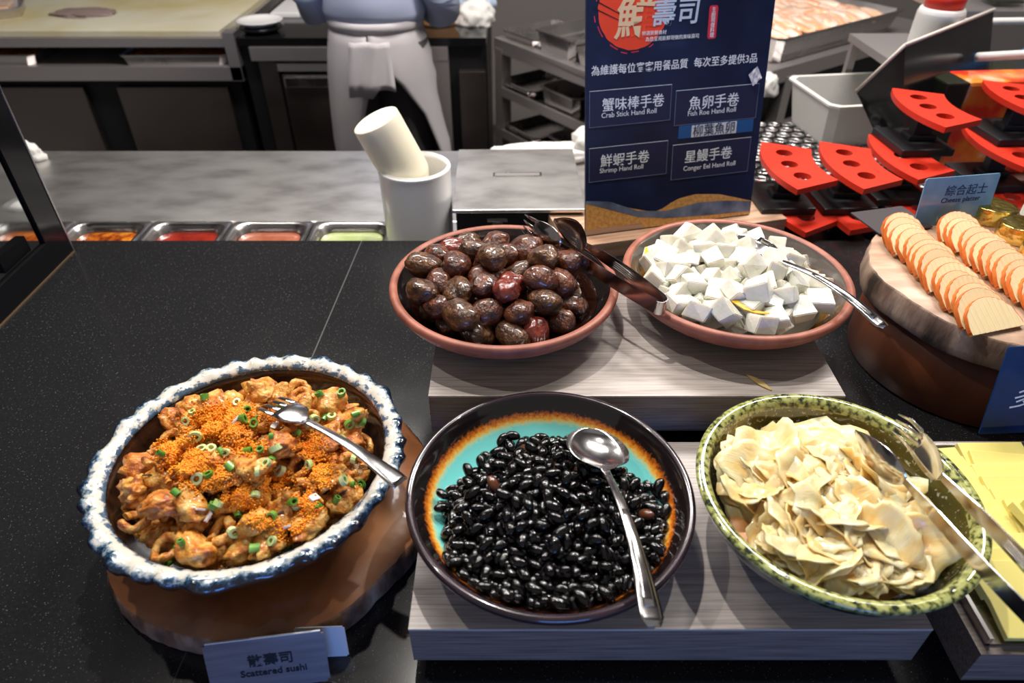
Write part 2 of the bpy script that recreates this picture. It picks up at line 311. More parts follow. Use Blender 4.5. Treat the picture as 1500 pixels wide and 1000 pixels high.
def tube(path, rad, n=10):
    rings = []; P = [Vector(p) for p in path]
    for i, p in enumerate(P):
        t = (P[min(i + 1, len(P) - 1)] - P[max(i - 1, 0)]).normalized(); up = Vector((0, 0, 1)) if abs(t.z) < .9 else Vector((1, 0, 0))
        a = t.cross(up).normalized(); b = a.cross(t).normalized(); r = rad[i] if isinstance(rad, (list, tuple)) else rad
        rings.append([p + a * math.cos(2 * PI * k / n) * r + b * math.sin(2 * PI * k / n) * r for k in range(n)])
    return loft('', rings, None, bm_out=True)
def spoon_loft(st, m=9):
    """st: (x, y, z, half width, sag, thickness) along +X"""
    rings = []
    for x, y, z, hw, sag, t in st:
        top = [(x, y + hw * s, z - sag * (1 - s * s)) for s in np.linspace(-1, 1, m)]
        bot = [(x, y + hw * s * .97, z - sag * (1 - s * s) - t * (1 - .5 * s * s)) for s in np.linspace(1, -1, m)]
        rings.append(top + bot)
    return loft('', rings, None, bm_out=True)
def frame_between(A, B, L, roll=0):
    A = Vector(A); B = Vector(B); x = (B - A); s = x.length / L; x.normalize()
    y = Vector((0, 0, 1)).cross(x).normalized(); z = x.cross(y)
    m = Matrix(((x.x, y.x, z.x), (x.y, y.y, z.y), (x.z, y.z, z.z))).to_4x4()
    return Matrix.Translation(A) @ m @ Matrix.Rotation(roll, 4, 'X') @ Matrix.Scale(s, 4)
TH = PITCH
def at(px, py, z):
    """point at height z that the photograph (1500 x 1000) shows at px, py"""
    u = (px - 750) / 1000; v = (py - 500) / 1000
    d = Vector((u, math.cos(TH) - v * math.sin(TH), -math.sin(TH) - v * math.cos(TH)))
    return Vector((0, 0, CAM_H)) + d * ((z - CAM_H) / d.z)
def text(body, size, m, parent, mtx, name='lettering', bold=0, align='LEFT', sx=1, shear=0, space=1):
    c = bpy.data.curves.new(name, 'FONT'); c.body = body; c.size = size; c.align_x = align; c.offset = bold; c.extrude = .0002; c.shear = shear; c.space_character = space
    c.resolution_u = 3; c.materials.append(m)
    tmp = bpy.data.objects.new('tmp', c); COL.objects.link(tmp); me = bpy.data.meshes.new_from_object(tmp.evaluated_get(bpy.context.evaluated_depsgraph_get())); bpy.data.objects.remove(tmp)
    o = bpy.data.objects.new(name, me); COL.objects.link(o); o.parent = parent; o.matrix_local = mtx @ Matrix.Diagonal((sx, 1, 1, 1)); return o
CLOCK = ['twelve', 'one', 'two', 'three', 'four', 'five', 'six', 'seven', 'eight', 'nine', 'ten', 'eleven']
def clock_labels(pts, cx, cy, what, rings=('near the centre', 'in the middle ring', 'in the outer ring')):
    """a label for every piece by its ring and its half-hour as seen from the front of the bowl (twelve = far side)"""
    n = len(pts); rr = [math.hypot(x - cx, y - cy) for x, y in pts]; order = sorted(range(n), key=lambda i: rr[i])
    k = len(rings); bounds = [n - 24 * (k - 1 - i) for i in range(k)]
    if bounds[0] < 4: bounds = [n * (2 * i + 1) ** 0 * (i + 1) / k for i in range(k)]
    used = set(); out = [None] * n
    for rank, i in enumerate(order):
        ring = next(q for q in range(k) if rank < bounds[q] or q == k - 1)
        a = math.atan2(pts[i][0] - cx, pts[i][1] - cy) % (2 * PI); h = int(round(a / (2 * PI) * 24)) % 24
        for d in sorted(range(-12, 12), key=abs):
            if (ring, (h + d) % 24) not in used: h = (h + d) % 24; break
        used.add((ring, h))
        t = ("half past " if h % 2 else "") + CLOCK[h // 2] + (" o'clock" if h % 2 == 0 else '')
        out[i] = f"{what} {rings[ring]}, towards {t}"
    return out
def pack(n, rf, surf, cx, cy, rad, cands=14, tight=.82, inside=None):
    X, Y, Z, Q = [], [], [], []
    for i in range(n):
        r = rf(i); best = None
        for _ in range(cands):
            while True:
                rho = rad * math.sqrt(rng.random()); a = rng.random() * 2 * PI; x = cx + rho * math.cos(a); y = cy + rho * math.sin(a)
                if inside is None or inside(x, y): break
            z = surf(x, y) + r * .7
            if X:
                d2 = (np.array(X) - x) ** 2 + (np.array(Y) - y) ** 2; c = ((np.array(Q) + r) * tight) ** 2 - d2; k = c > 0
                if k.any(): z = max(z, float((np.array(Z)[k] + np.sqrt(c[k])).max()))
            sc = z - surf(x, y)
            if best is None or sc < best[0]: best = (sc, x, y, z)
        X.append(best[1]); Y.append(best[2]); Z.append(best[3]); Q.append(r)
    return list(zip(X, Y, Z, Q))
def ico(sub=3):
    bm = bmesh.new(); bmesh.ops.create_icosphere(bm, subdivisions=sub, radius=1)
    V = [v.co.copy() for v in bm.verts]; F = [tuple(v.index for v in f.verts) for f in bm.faces]; bm.free(); return V, F
ICO1, ICO2, ICO3, ICO4 = ico(1), ico(2), ico(3), ico(4)
def blob(name, base, fn, mats):
    V, F = base; me = bpy.data.meshes.new(name); me.from_pydata([tuple(fn(v)) for v in V], [], F)
    for m in (mats if isinstance(mats, list) else [mats]): me.materials.append(m)
    me.polygons.foreach_set('use_smooth', [True] * len(F)); return me
def place(name, me, loc, rot=(0, 0, 0), sc=1, parent=None):
    o = bpy.data.objects.new(name, me); COL.objects.link(o); o.location = loc; o.rotation_euler = rot
    o.scale = (sc, sc, sc) if not isinstance(sc, (tuple, list)) else sc
    if parent: o.parent = parent
    return o
def fit_in(me, loc, rot, s, C, Z, prof):
    q = sorted((p[1], p[0]) for p in prof if p[0] > .02); zs = [a for a, b in q]; rs = [b for a, b in q]
    co = np.empty(len(me.vertices) * 3); me.vertices.foreach_get('co', co); co = co.reshape(-1, 3) @ np.array(Euler(rot).to_matrix()).T
    loc = list(loc)
    for _ in range(14):
        w = co * s + np.array(loc); rad = np.hypot(w[:, 0] - C[0], w[:, 1] - C[1]); ex = (rad - np.interp(w[:, 2] - Z, zs, rs) + .001).max()
        if ex <= 0: break
        if _ % 2 == 0: loc[0] += (C[0] - loc[0]) * .06; loc[1] += (C[1] - loc[1]) * .06; loc[2] += .0008
        else: s *= .93
    return loc, s
def mound(name, cx, cy, rad, zf, m, bumps=.0, bs=60, n=40):
    V = [(cx, cy, zf(cx, cy))]; F = []; S = 64
    for i in range(1, n + 1):
        for k in range(S):
            r = rad * i / n; x = cx + r * math.cos(2 * PI * k / S); y = cy + r * math.sin(2 * PI * k / S)
            V.append((x, y, zf(x, y) + bumps * noise.noise(Vector((x, y, 0)) * bs)))
    for k in range(S): F.append((0, 1 + k, 1 + (k + 1) % S))
    for i in range(n - 1):
        for k in range(S):
            a = 1 + i * S; F.append((a + k, a + S + k, a + S + (k + 1) % S, a + (k + 1) % S))
    return pyd(name, V, F, m)
def interp_prof(prof):
    """inside height by radius, from an inner profile listed outside-in"""
    q = sorted((p[0], p[1]) for p in prof); rs = [a for a, b in q]; zs = [b for a, b in q]
    return lambda r: float(np.interp(r, rs, zs))

# ---------------------------------------------------------------- the room
st = lambda o: tag(o, kind='structure')
fl = thing('floor', None, None, (0, 0, -.9)); st(fl)
tile_me = None
for i in range(-6, 6):
    for j in range(2, 11):
        if tile_me is None:
            t = boxo('tile', (i * .4 + .2, j * .4 + .2, -.01), (.39, .39, .02), M['tile'], fl, bevel=.002); tile_me = t.data
        else: place('tile', tile_me, (i * .4 + .2, j * .4 + .2, -.01), parent=fl)
boxo('grout_bed', (0, 2.4, -.02), (4.8, 4.8, .02), M['grout'], fl)
st(b2('wall_back', -3.2, 3.2, 4.3, 4.4, -.9, 2.0, M['wall'])); st(b2('wall_left', -3.3, -3.2, -1.5, 4.4, -.9, 2.0, M['wall'])); st(b2('wall_right', 3.2, 3.3, -1.5, 4.4, -.9, 2.0, M['wall']))
st(b2('ceiling', -3.3, 3.3, .2, 4.4, 2.0, 2.05, M['ceiling_m']))
for (x, y, w, lb) in ((-.6, 2.1, 1.2, 'long lit ceiling lamp over the chef'), (1.0, 1.9, 1.0, 'lit ceiling lamp over the salmon tray')):
    t = thing('ceiling_lamp', lb, 'lamp', (x, y, 1.98))
    boxo('housing', (0, 0, -.03), (w + .06, .36, .08), M['black'], t); boxo('diffuser', (0, 0, -.075), (w, .3, .01), M['lamp_on'], t)

# counter: two black slabs with a slanting grey joint
ct = thing('trim_1', None, None); st(ct)
BACKY = 1.232
seam = lambda y: -.36 + (y + .05) * .04
ye = [-.05, BACKY]
prism('stone_slab', [(-1.6, ye[0]), (seam(ye[0]) - .0012, ye[0]), (seam(BACKY) - .0012, BACKY), (-1.6, BACKY)], -.03, 0, M['granite'], ct)
prism('stone_slab', [(seam(ye[0]) + .0012, ye[0]), (1.7, ye[0]), (1.7, 1.15), (1.3, BACKY), (seam(BACKY) + .0012, BACKY)], -.03, 0, M['granite'], ct)
prism('joint_filler', [(seam(ye[0]) - .0012, ye[0]), (seam(ye[0]) + .0012, ye[0]), (seam(BACKY) + .0012, BACKY), (seam(BACKY) - .0012, BACKY)], -.03, -.0006, M['grout'], ct)
b2('counter_body', -1.6, 1.7, .0, BACKY - .03, -.9, -.03, M['black'], ct)

# ---------------------------------------------------------------- risers
def riser(name, x0, x1, y0, y1, ztop, thick, lab, base_in=.03, rz=0, top=None, edge=None):
    t = thing(name, lab, 'riser', ((x0 + x1) / 2, (y0 + y1) / 2, 0), rz)
    w, d = x1 - x0, y1 - y0
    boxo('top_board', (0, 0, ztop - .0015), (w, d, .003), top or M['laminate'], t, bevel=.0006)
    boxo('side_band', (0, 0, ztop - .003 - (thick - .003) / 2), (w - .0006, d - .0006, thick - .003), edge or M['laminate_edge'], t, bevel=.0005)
    if ztop - thick > .002: boxo('foot_frame', (0, 0, (ztop - thick) / 2), (w - 2 * base_in, d - 2 * base_in, ztop - thick), M['black'], t)
    return t
riser('serving_riser', -.0995, .4035, .345, .590, .081, .059, 'low grey oak riser under the black beans and the ginger')
riser('serving_riser', -.1020, .4060, .613, .840, .137, .060, 'tall grey oak riser under the plums and the white radish')
riser('serving_riser', .442, .86, .325, .600, .072, .05, 'dark wooden riser at the right under the yellow cheese tray', top=M['laminate_edge'])

# ---------------------------------------------------------------- round bowls
def bowl(name, lab, cx, cy, cz, prof, mats, segs=128):
    o = lathe(name, smooth_prof(prof, 4), mats, None, (cx, cy, cz), segs); return tag(o, lab, 'bowl')
UC = (-.011, .783); UZ = .137
ume_in = [(.1365, .050, 1), (.128, .036, 1), (.112, .022, 1), (.08, .013, 1), (.04, .011, 1), (0, .011, 1)]
terr = [(0, .002, 2), (.07, .002, 2), (.075, 0, 2), (.082, .003, 2), (.095, .010, 2), (.125, .024, 0), (.142, .038, 0), (.1475, .046, 0), (.1515, .053, 0), (.1500, .0585, 0), (.1450, .0600, 0), (.1405, .0575, 1)]
terr = [(a * 1.024, b, c) for a, b, c in terr]; ume_in = [(a * 1.024, b, c) for a, b, c in ume_in]
bowl('terracotta_bowl', 'terracotta rimmed bowl with black inside, full of brown plums', *UC, UZ, terr + ume_in, [M['terracotta'], M['ume_in'], M['terra_dark']])
DC = (.309, .802)
bowl('terracotta_bowl', 'terracotta rimmed bowl with grey inside, full of white radish cubes', *DC, UZ, terr + ume_in, [M['terracotta'], M['dai_in'], M['terra_dark']])
BC = (.039, .464); BZ = .081
bean_inner = [(.1380, .0600, 1), (.1305, .0480, 1), (.118, .0350, 1), (.095, .0230, 1), (.06, .016, 1), (0, .014, 1)]
bowl('black_rimmed_plate', 'turquoise and orange glazed deep plate with black rim, full of black beans', *BC, BZ,
     [(0, .002, 0), (.070, .002, 0), (.074, 0, 0), (.080, .003, 0), (.098, .013, 0), (.130, .038, 0), (.142, .050, 0), (.1485, .059, 0), (.1480, .0645, 0), (.1445, .0660, 0), (.1410, .0645, 1)] + bean_inner, [M['bean_rim'], M['bean_in']])
GC = (.325, .450); GZ = .081
green_inner = [(.1215, .075, 1), (.116, .060, 1), (.105, .038, 1), (.085, .020, 1), (.05, .011, 1), (0, .009, 1)]
bowl('green_bowl', 'deep speckled green glazed bowl holding pickled ginger', *GC, GZ,
     [(0, .002, 2), (.05, .002, 2), (.055, 0, 2), (.060, .003, 2), (.085, .016, 2), (.112, .037, 2), (.128, .060, 2), (.1345, .074, 0), (.1375, .081, 0), (.1355, .0845, 0), (.1295, .0850, 0), (.1245, .0815, 0)] + green_inner, [M['green_rim'], M['green_in'], M['green_out']])

# scattered-sushi bowl with a scalloped rim on a wooden slab
SB = (-.294, .528); SLAB = .034
def wob(a, s, amp): return 1 + amp * noise.noise(Vector((math.cos(a) * 2, math.sin(a) * 2, s)))
def slab(name, lab, cx, cy, r, z0, z1, mt, mb, amp, seed, rings=10):
    prof = [(0, z0, 1), (r * .5, z0, 1), (r * .975, z0, 1), (r * .99, z0 + .004, 1), (r * 1.0, z0 + (z1 - z0) * .35, 1), (r * .995, z0 + (z1 - z0) * .7, 1), (r * .985, z1 - .003, 1), (r * .975, z1, 0), (r * .7, z1, 0), (r * .4, z1, 0), (0, z1, 0)]
    def mod(i, a, rr, z):
        k = wob(a, seed, amp) * (1 + (.012 * noise.noise(Vector((math.cos(a) * 14, math.sin(a) * 14, seed + i))) if 2 <= i <= 7 else 0))
        return rr * k, z
    t = lathe(name, prof, [mt, mb], None, (cx, cy, 0), 128, mod)
    return tag(t, lab, 'board')
slab('wooden_slab', 'round live edge wooden slab under the scalloped rice bowl', -.292, .548, .194, .0, SLAB, M['wood_slab'], M['bark'], .05, 3.1)
sb = thing('scalloped_bowl', 'wide brown bowl with wavy cream and blue rim, full of fried topped rice', 'bowl', (SB[0], SB[1], SLAB))
def scal(i, a, r, z): return r, z
lathe('bowl_body', smooth_prof([(0, .003, 0), (.09, .003, 0), (.095, 0, 0), (.102, .003, 0), (.122, .022, 0), (.143, .050, 0), (.157, .076, 0), (.163, .088, 0), (.158, .092, 1), (.150, .087, 1), (.143, .072, 1), (.130, .046, 1), (.110, .022, 1), (.08, .012, 1), (0, .010, 1)], 3), [M['sushi_out'], M['sushi_in']], sb, None, 128)
LOB = 30
def rim_mod(i, a, r, z):
    ph = a * LOB + 2.2 * math.sin(a * 3 + 1) + 1.5 * math.sin(a * 7); w = max(0, (r - .150) / .023)
    k = .5 + .5 * math.cos(ph)
    return r + w * (.0048 * k - .002 + .0022 * math.sin(a * 9 + 2)) + .0008 * noise.noise(Vector((math.cos(a) * 30, math.sin(a) * 30, i))), z + w * .0026 * math.cos(ph + 1.0) + .0014 * noise.noise(Vector((math.cos(a) * 22, math.sin(a) * 22, i * .6)))
rp = [(.150, .0885), (.156, .0905), (.162, .0880), (.167, .0870), (.1705, .0900), (.1715, .0955), (.1680, .0990), (.1620, .1000), (.1560, .0985), (.1510, .0955), (.1485, .0920)]
V, F, MI = lathe_data([(r, z, 1 if i < 5 else 0) for i, (r, z) in enumerate(rp)], 360, rim_mod, True)
pyd('wavy_rim', V, F, [M['sushi_rim'], M['sushi_out']], sb, mi=MI)

# ---------------------------------------------------------------- plums
def lump(seed, amp, sc, squash, fine=.0, fsc=6):
    def f(v):
        s = Vector((seed * 3.1, seed * 1.7, seed * .9))
        n = noise.noise(v * sc + s); w = 1 - abs(noise.noise(v * fsc + s)) * 2
        k = 1 + amp * n + fine * w
        return Vector((v.x * squash[0], v.y * squash[1], v.z * squash[2])) * k
    return f
plum_me = []
for s in range(7):
    def f(v, s=s):
        q = lump(s, .16, 1.3, (1.0, 1.16 + .08 * (s % 3), .88), .07, 2.6)(v)
        a = math.atan2(v.y, v.x); c = max(0, 1 - abs(math.atan2(v.x, v.z)) / .35)      # the seam of the fruit
        q *= 1 - .09 * c * (1 if v.z > 0 else 0); q += v * .018 * math.sin(a * 7 + 6 * noise.noise(v * 2)) ; return q
    plum_me.append(blob('preserved_plum', ICO4 if s < 4 else ICO3, f, M['plum_red'] if s in (3,) else M['plum_olive'] if s in (2, 5) else M['plum']))
uz = lambda x, y: UZ + .012 + .026 * max(0, 1 - (math.hypot(x - UC[0], y - UC[1]) / .145) ** 2)
umx = (UC[0] - .004, UC[1] + .002)
inside_u = lambda x, y: not (x > .085 and x - umx[0] > .100) and not (x > .02 and y > .865)
pl = pack(62, lambda i: .0165 + .0035 * rng.random(), uz, umx[0], umx[1], .113, 22, .84, inside_u)
lbl = clock_labels([(p[0], p[1]) for p in pl], *UC, 'glossy wrinkled brown plum in the terracotta bowl')
for (x, y, z, r), l in zip(pl, lbl):
    me = rng.choice(plum_me)
    if me.materials[0] == M['plum_red']: l = l.replace('wrinkled brown', 'reddish')
    rot = (rng.uniform(-.5, .5), rng.uniform(-.5, .5), rng.random() * 6.3); loc, r = fit_in(me, (x, y, z), rot, r, UC, UZ, ume_in)
    tag(place('preserved_plum', me, loc, rot, r), l, 'plum', 'preserved plums in the terracotta bowl')
tag(mound('plum_syrup', UC[0], UC[1], .128, lambda x, y: max(UZ + .0135 + .018 * (1 - (math.hypot(x - UC[0], y - UC[1]) / .128) ** 2), UZ + .001 + interp_prof(ume_in)(math.hypot(x - UC[0], y - UC[1]))), M['syrup'], .002), 'dark syrup pooled beneath the brown plums', 'syrup', kind='stuff')

# ---------------------------------------------------------------- white radish cubes
cube_me = []  # slightly irregular hand cut cubes
for s in range(8):
    bm = bmesh.new(); r_ = random.Random(s); bmesh.ops.create_cube(bm, size=1)
    for v in bm.verts: v.co += Vector([r_.uniform(-.13, .13) for _ in range(3)])
    bmesh.ops.scale(bm, vec=(1.05, .85 + .3 * r_.random(), .7 + .3 * r_.random()), verts=bm.verts)
    bmesh.ops.bevel(bm, geom=list(bm.edges), offset=.045, segments=2, affect='EDGES')
    me = bpy.data.meshes.new('radish_cube'); bm.to_mesh(me); bm.free(); me.materials.append(M['daikon']); cube_me.append(me)
dz = lambda x, y: UZ + .017 + .030 * max(0, 1 - (math.hypot(x - DC[0], y - DC[1]) / .145) ** 2)
SPX = at(1118, 362, .21)                                                     # where the spoon bowl rests
dk = pack(112, lambda i: .0125 + .003 * rng.random(), dz, DC[0] - .006, DC[1] + .0, .121, 22, .80, lambda x, y: not (x - DC[0] > .082 and y > DC[1] - .05 and rng.random() < .7) and (x - SPX.x) ** 2 + (y - SPX.y) ** 2 > .026 ** 2)
lbl = clock_labels([(p[0], p[1]) for p in dk], *DC, 'white radish cube in the grey lined bowl', ('near the centre', 'in the inner ring', 'in the second ring', 'in the third ring', 'in the outer ring'))
for (x, y, z, r), l in zip(dk, lbl):
    me = rng.choice(cube_me); rot = (rng.uniform(-.7, .7), rng.uniform(-.7, .7), rng.random() * 6.3); loc, r = fit_in(me, (x, y, z), rot, r * 1.85, DC, UZ, ume_in)
    tag(place('radish_cube', me, loc, rot, r), l, 'radish', 'white radish cubes in the terracotta bowl')
tag(mound('radish_bed', DC[0], DC[1], .120, lambda x, y: max(dz(x, y) - .005, UZ + .0012 + interp_prof(ume_in)(math.hypot(x - DC[0], y - DC[1]))), M['daikon'], .001, 70), 'bed of white radish pieces beneath the top cubes', 'radish', kind='stuff')
def strip(name, pts, w, t, m, lab, cat, group=None, up=None):
    P = [Vector(p) for p in pts]; rings = []
    for i, p in enumerate(P):
        d = (P[min(i + 1, len(P) - 1)] - P[max(i - 1, 0)]).normalized(); s = d.cross(Vector((0, 0, 1))).normalized(); n = s.cross(d)
        if up: n, s = s, n
        ww = w[i] if isinstance(w, (list, tuple)) else w
        rings.append([p + s * ww + n * t, p - s * ww + n * t, p - s * ww - n * t, p + s * ww - n * t])
    o = loft(name, rings, m, None, True, False)
    if lab: tag(o, lab, cat, group)
    return o
def px_strip(pts, dzs): return [at(a, b, z) for (a, b), z in zip(pts, dzs)]
strip('citrus_peel', px_strip([(1064, 435), (1078, 442), (1092, 452), (1108, 457), (1127, 459)], [.205, .206, .204, .203, .203]), [.002, .004, .003, .0025, .001], .0008, M['peel'], 'long curved yellow peel strip at the front of the white radish', 'peel', 'yellow peel strips on the radish')
strip('citrus_peel', px_strip([(980, 445), (988, 449), (996, 452)], [.190] * 3), [.002, .003, .001], .0008, M['peel'], 'short yellow peel strip at the front left rim of the radish', 'peel', 'yellow peel strips on the radish')
strip('citrus_peel', px_strip([(946, 362), (948, 370), (947, 380)], [.198] * 3), [.001, .003, .001], .0008, M['peel'], 'small yellow peel strip at the back left of the radish', 'peel', 'yellow peel strips on the radish')
strip('ginger_scrap', [at(1093, 548, .1382), at(1105, 555, .1390), at(1116, 562, .1388), at(1130, 571, .1382)], [.001, .0035, .004, .001], .0006, M['ginger'], 'translucent ginger scrap dropped on the tall riser', 'ginger')

# ---------------------------------------------------------------- black beans
bean_me = []
for s in range(4):
    def f(v, s=s):
        x = v.x * .96; y = v.y * .60; z = v.z * .50; y += .16 * x * x - .06
        if v.y < -.3 and abs(v.x) < .35: y += .06 * (1 - abs(v.x) / .35)
        return Vector((x, y, z)) * (1 + .05 * noise.noise(v * 2 + Vector((s, s, s))))
    bean_me.append(blob('black_bean', ICO3, f, M['bean']))
bean_br = blob('black_bean', ICO2, lambda v: Vector((v.x, v.y * .62, v.z * .5)), M['bean_brown'])
BM = (.038, .442)
bzi = interp_prof(bean_inner)
def bz(x, y):
    d = math.hypot(x - BM[0], (y - BM[1])) / .128
    h = max(0, 1 - d ** 2.2); return max(BZ + .020 + .034 * h + .004 * noise.noise(Vector((x, y, 0)) * 25), BZ + bzi(math.hypot(x - BC[0], y - BC[1])))
def inside_b(x, y):
    a = math.atan2(y - BM[1], x - BM[0]); k = .116 + .006 * math.sin(3 * a + 1) + .005 * math.sin(7 * a)
    if math.sin(a) > 0: k += .008 * math.exp(-((a - 1.75) / .35) ** 2) + .012 * math.exp(-((a - 1.3) / .3) ** 2) - .012 * math.exp(-((a - 2.4) / .35) ** 2)
    return math.hypot(x - BM[0], y - BM[1]) < k and math.hypot(x - BC[0], y - BC[1]) < .124
bn = pack(300, lambda i: .0068 + .001 * rng.random(), bz, BM[0], BM[1], .132, 26, .84, inside_b)
for i, (x, y, z, r) in enumerate(bn):
    br = i % 43 == 7
    tag(place('black_bean', bean_br if br else rng.choice(bean_me), (x, y, z), (rng.uniform(-.7, .7), rng.uniform(-.5, .5), rng.random() * 6.3), .0092 + .001 * rng.random()),
        'split brown bean among the glossy black beans on the turquoise plate' if br else 'glossy black bean on the turquoise glazed plate', 'bean', 'split brown beans' if br else 'black beans on the turquoise plate')
parts = []
for _ in range(520):
    a = rng.random() * 6.3; rr = .116 * math.sqrt(rng.random()); x = BM[0] + rr * math.cos(a); y = BM[1] + rr * math.sin(a)
    if not inside_b(x, y): continue
    mt = Matrix.Translation((x, y, max(bz(x, y) + .0005, BZ + bzi(math.hypot(x - BC[0], y - BC[1])) + .009))) @ Euler((rng.random() * 6, rng.random() * 6, rng.random() * 6)).to_matrix().to_4x4() @ Matrix.Diagonal((.009, .006, .0052, 1))
    parts.append(([tuple(mt @ v) for v in ICO2[0]], ICO2[1]))
V, F = merge(parts); tag(pyd('lower_beans', V, F, M['bean']), 'black beans lying under the top layer on the turquoise plate', 'bean', kind='stuff')
tag(mound('bean_syrup', BM[0], BM[1], .108, lambda x, y: max(bz(x, y) - .004, BZ + .0008 + bzi(math.hypot(x - BC[0], y - BC[1]))), M['syrup']), 'dark syrup between the black beans', 'syrup', kind='stuff')

# ---------------------------------------------------------------- ginger
gin_me = []
for s in range(12):
    r_ = random.Random(100 + s); n, S = 7, 34; V = [Vector((0, 0, 0))]; F = []
    asp = r_.uniform(.6, .95); b1, b2_ = r_.uniform(-1.2, 1.2), r_.uniform(-1.0, 1.0)
    for i in range(1, n + 1):
        for k in range(S):
            a = 2 * PI * k / S; rr = i / n * (1 + .28 * noise.noise(Vector((math.cos(a) * 1.6, math.sin(a) * 1.6, s * 4))) + .10 * noise.noise(Vector((math.cos(a) * 5, math.sin(a) * 5, s * 9))) * (i / n) ** 2 + .12 * noise.noise(Vector((math.cos(a) * 11, math.sin(a) * 11, s * 9))) * (i / n) ** 4)
            V.append(Vector((rr * math.cos(a), rr * math.sin(a) * asp, 0)))
    for v in V:
        x, y = v.x, v.y
        v.z = b1 * .26 * x * x + b2_ * .25 * x * y + .24 * noise.noise(Vector((x * 1.5, y * 1.5, s * 7))) + .09 * noise.noise(Vector((x * 4, y * 4, s * 3)))
    for k in range(S): F.append((0, 1 + k, 1 + (k + 1) % S))
    for i in range(n - 1):
        for k in range(S): a = 1 + i * S; F.append((a + k, a + S + k, a + S + (k + 1) % S, a + (k + 1) % S))
    m0 = len(V); V2 = V + [v + Vector((0, 0, -.035)) for v in V]; F2 = F + [tuple(i + m0 for i in f[::-1]) for f in F]; a = 1 + (n - 1) * S
    F2 += [(a + k, a + k + m0, a + (k + 1) % S + m0, a + (k + 1) % S) for k in range(S)]
    me = bpy.data.meshes.new('ginger_slice'); me.from_pydata([tuple(v) for v in V2], [], F2); me.materials.append(M['ginger']); me.polygons.foreach_set('use_smooth', [True] * len(F2)); gin_me.append(me)
GM = (GC[0] - .010, GC[1] - .014)
gz = lambda x, y: GZ + .044 + .032 * max(0, 1 - (math.hypot(x - GM[0], y - GM[1]) / .120) ** 2)
gg = []
for i in range(110):
    a = rng.random() * 6.3; rr = .094 * math.sqrt(rng.random()); x = GM[0] + rr * math.cos(a); y = GM[1] + rr * math.sin(a)
    if x - GC[0] > .062 and y > GC[1] - .03 and rng.random() < .85: x -= .06; y -= .02
    gg.append((x, y, gz(x, y) + rng.uniform(-.004, .012)))
lbl = clock_labels([(p[0], p[1]) for p in gg], *GC, 'pickled ginger slice', ('at the green bowl centre', 'in the green bowl inner ring', 'in the green bowl second ring', 'in the green bowl third ring', 'in the green bowl outer ring'))
for (x, y, z), l in zip(gg, lbl):
    d = math.hypot(x - GC[0], y - GC[1]); s = min(rng.uniform(.028, .048), .014 + max(.010, .112 - d)); z += .25 * max(0, d - .07)
    me = rng.choice(gin_me); rot = (rng.uniform(-.6, .6), rng.uniform(-.6, .6), rng.random() * 6.3); loc, s = fit_in(me, (x, y, z), rot, s, GC, GZ, green_inner)
    tag(place('ginger_slice', me, loc, rot, s), l, 'ginger', 'pickled ginger slices in the green bowl')
tag(mound('ginger_bed', GM[0], GM[1], .094, lambda x, y: max(gz(x, y) - .008, GZ + .002 + interp_prof(green_inner)(math.hypot(x - GC[0], y - GC[1]))), mat('deep_orange_ginger', (.80, .36, .10), .35, coat=.3, sss=.3), .001, 45), 'folded ginger beneath the top slices in the green bowl', 'ginger', kind='stuff')

# ---------------------------------------------------------------- fried pieces on rice
fr_me = []
for s in range(9):
    def f(v, s=s):
        q = lump(s + 20, .50, 1.6, (1.05, .78, .58), .16, 2.6)(v); q += v * .10 * noise.noise(v * 6 + Vector((s, 0, 0))) + v * .05 * noise.noise(v * 13); q.z += .30 * q.x * q.x * (1 if s % 2 else -.6); return q
    fr_me.append(blob('fried_piece', ICO4 if s < 5 else ICO3, f, M['fried'] if s % 4 else M['fried_dark']))
ring_me = []
for s in range(4):
    V, F = [], []; A, Bn = 44, 14; arc = [1, .78, .86, .7][s]
    for i in range(A):
        a = 2 * PI * arc * i / (A if arc == 1 else A - 1); c = Vector((math.cos(a), math.sin(a) * .82, .18 * math.sin(2 * a + s)))
        for k in range(Bn):
            b = 2 * PI * k / Bn; rr = .33 + .12 * noise.noise(Vector((c.x * 2.5 + s * 5, c.y * 2.5, b * .7)))
            V.append(c + (Vector((math.cos(a), math.sin(a), 0)) * math.cos(b) + Vector((0, 0, 1.1)) * math.sin(b)) * rr)
    for i in range(A if arc == 1 else A - 1):
        for k in range(Bn): j = (i + 1) % A; F.append((i * Bn + k, i * Bn + (k + 1) % Bn, j * Bn + (k + 1) % Bn, j * Bn + k))
    if arc < 1: F.append(tuple(range(Bn))); F.append(tuple(range((A - 1) * Bn, A * Bn))[::-1])
    V = [v * (1 + .07 * noise.noise(v * 6)) for v in V]
    me = bpy.data.meshes.new('fried_ring'); me.from_pydata([tuple(v) for v in V], [], F); me.materials.append(M['fried']); me.polygons.foreach_set('use_smooth', [True] * len(F)); ring_me.append(me)
sushi_inner = [(.150, .087), (.143, .072), (.130, .046), (.110, .022), (.08, .012), (0, .010)]; sif = interp_prof(sushi_inner)
rz = lambda x, y: max(sz(x, y) - .003, SZ + sif(math.hypot(x - SB[0], y - SB[1])) + .0015)
SM = (SB[0] + .002, SB[1] - .006); SZ = SLAB
sz = lambda x, y: SZ + .048 + .054 * max(0, 1 - (math.hypot(x - SM[0], y - SM[1]) / .140) ** 2)
fp = pack(132, lambda i: .0105 + .0055 * rng.random(), sz, SM[0], SM[1] - .004, .123, 18, .86, lambda x, y: not (y - SM[1] > .098))
fp += [(at(397, 563, .155).x, at(397, 563, .155).y, .140, .013), (at(440, 567, .15).x, at(440, 567, .15).y, .134, .013)]
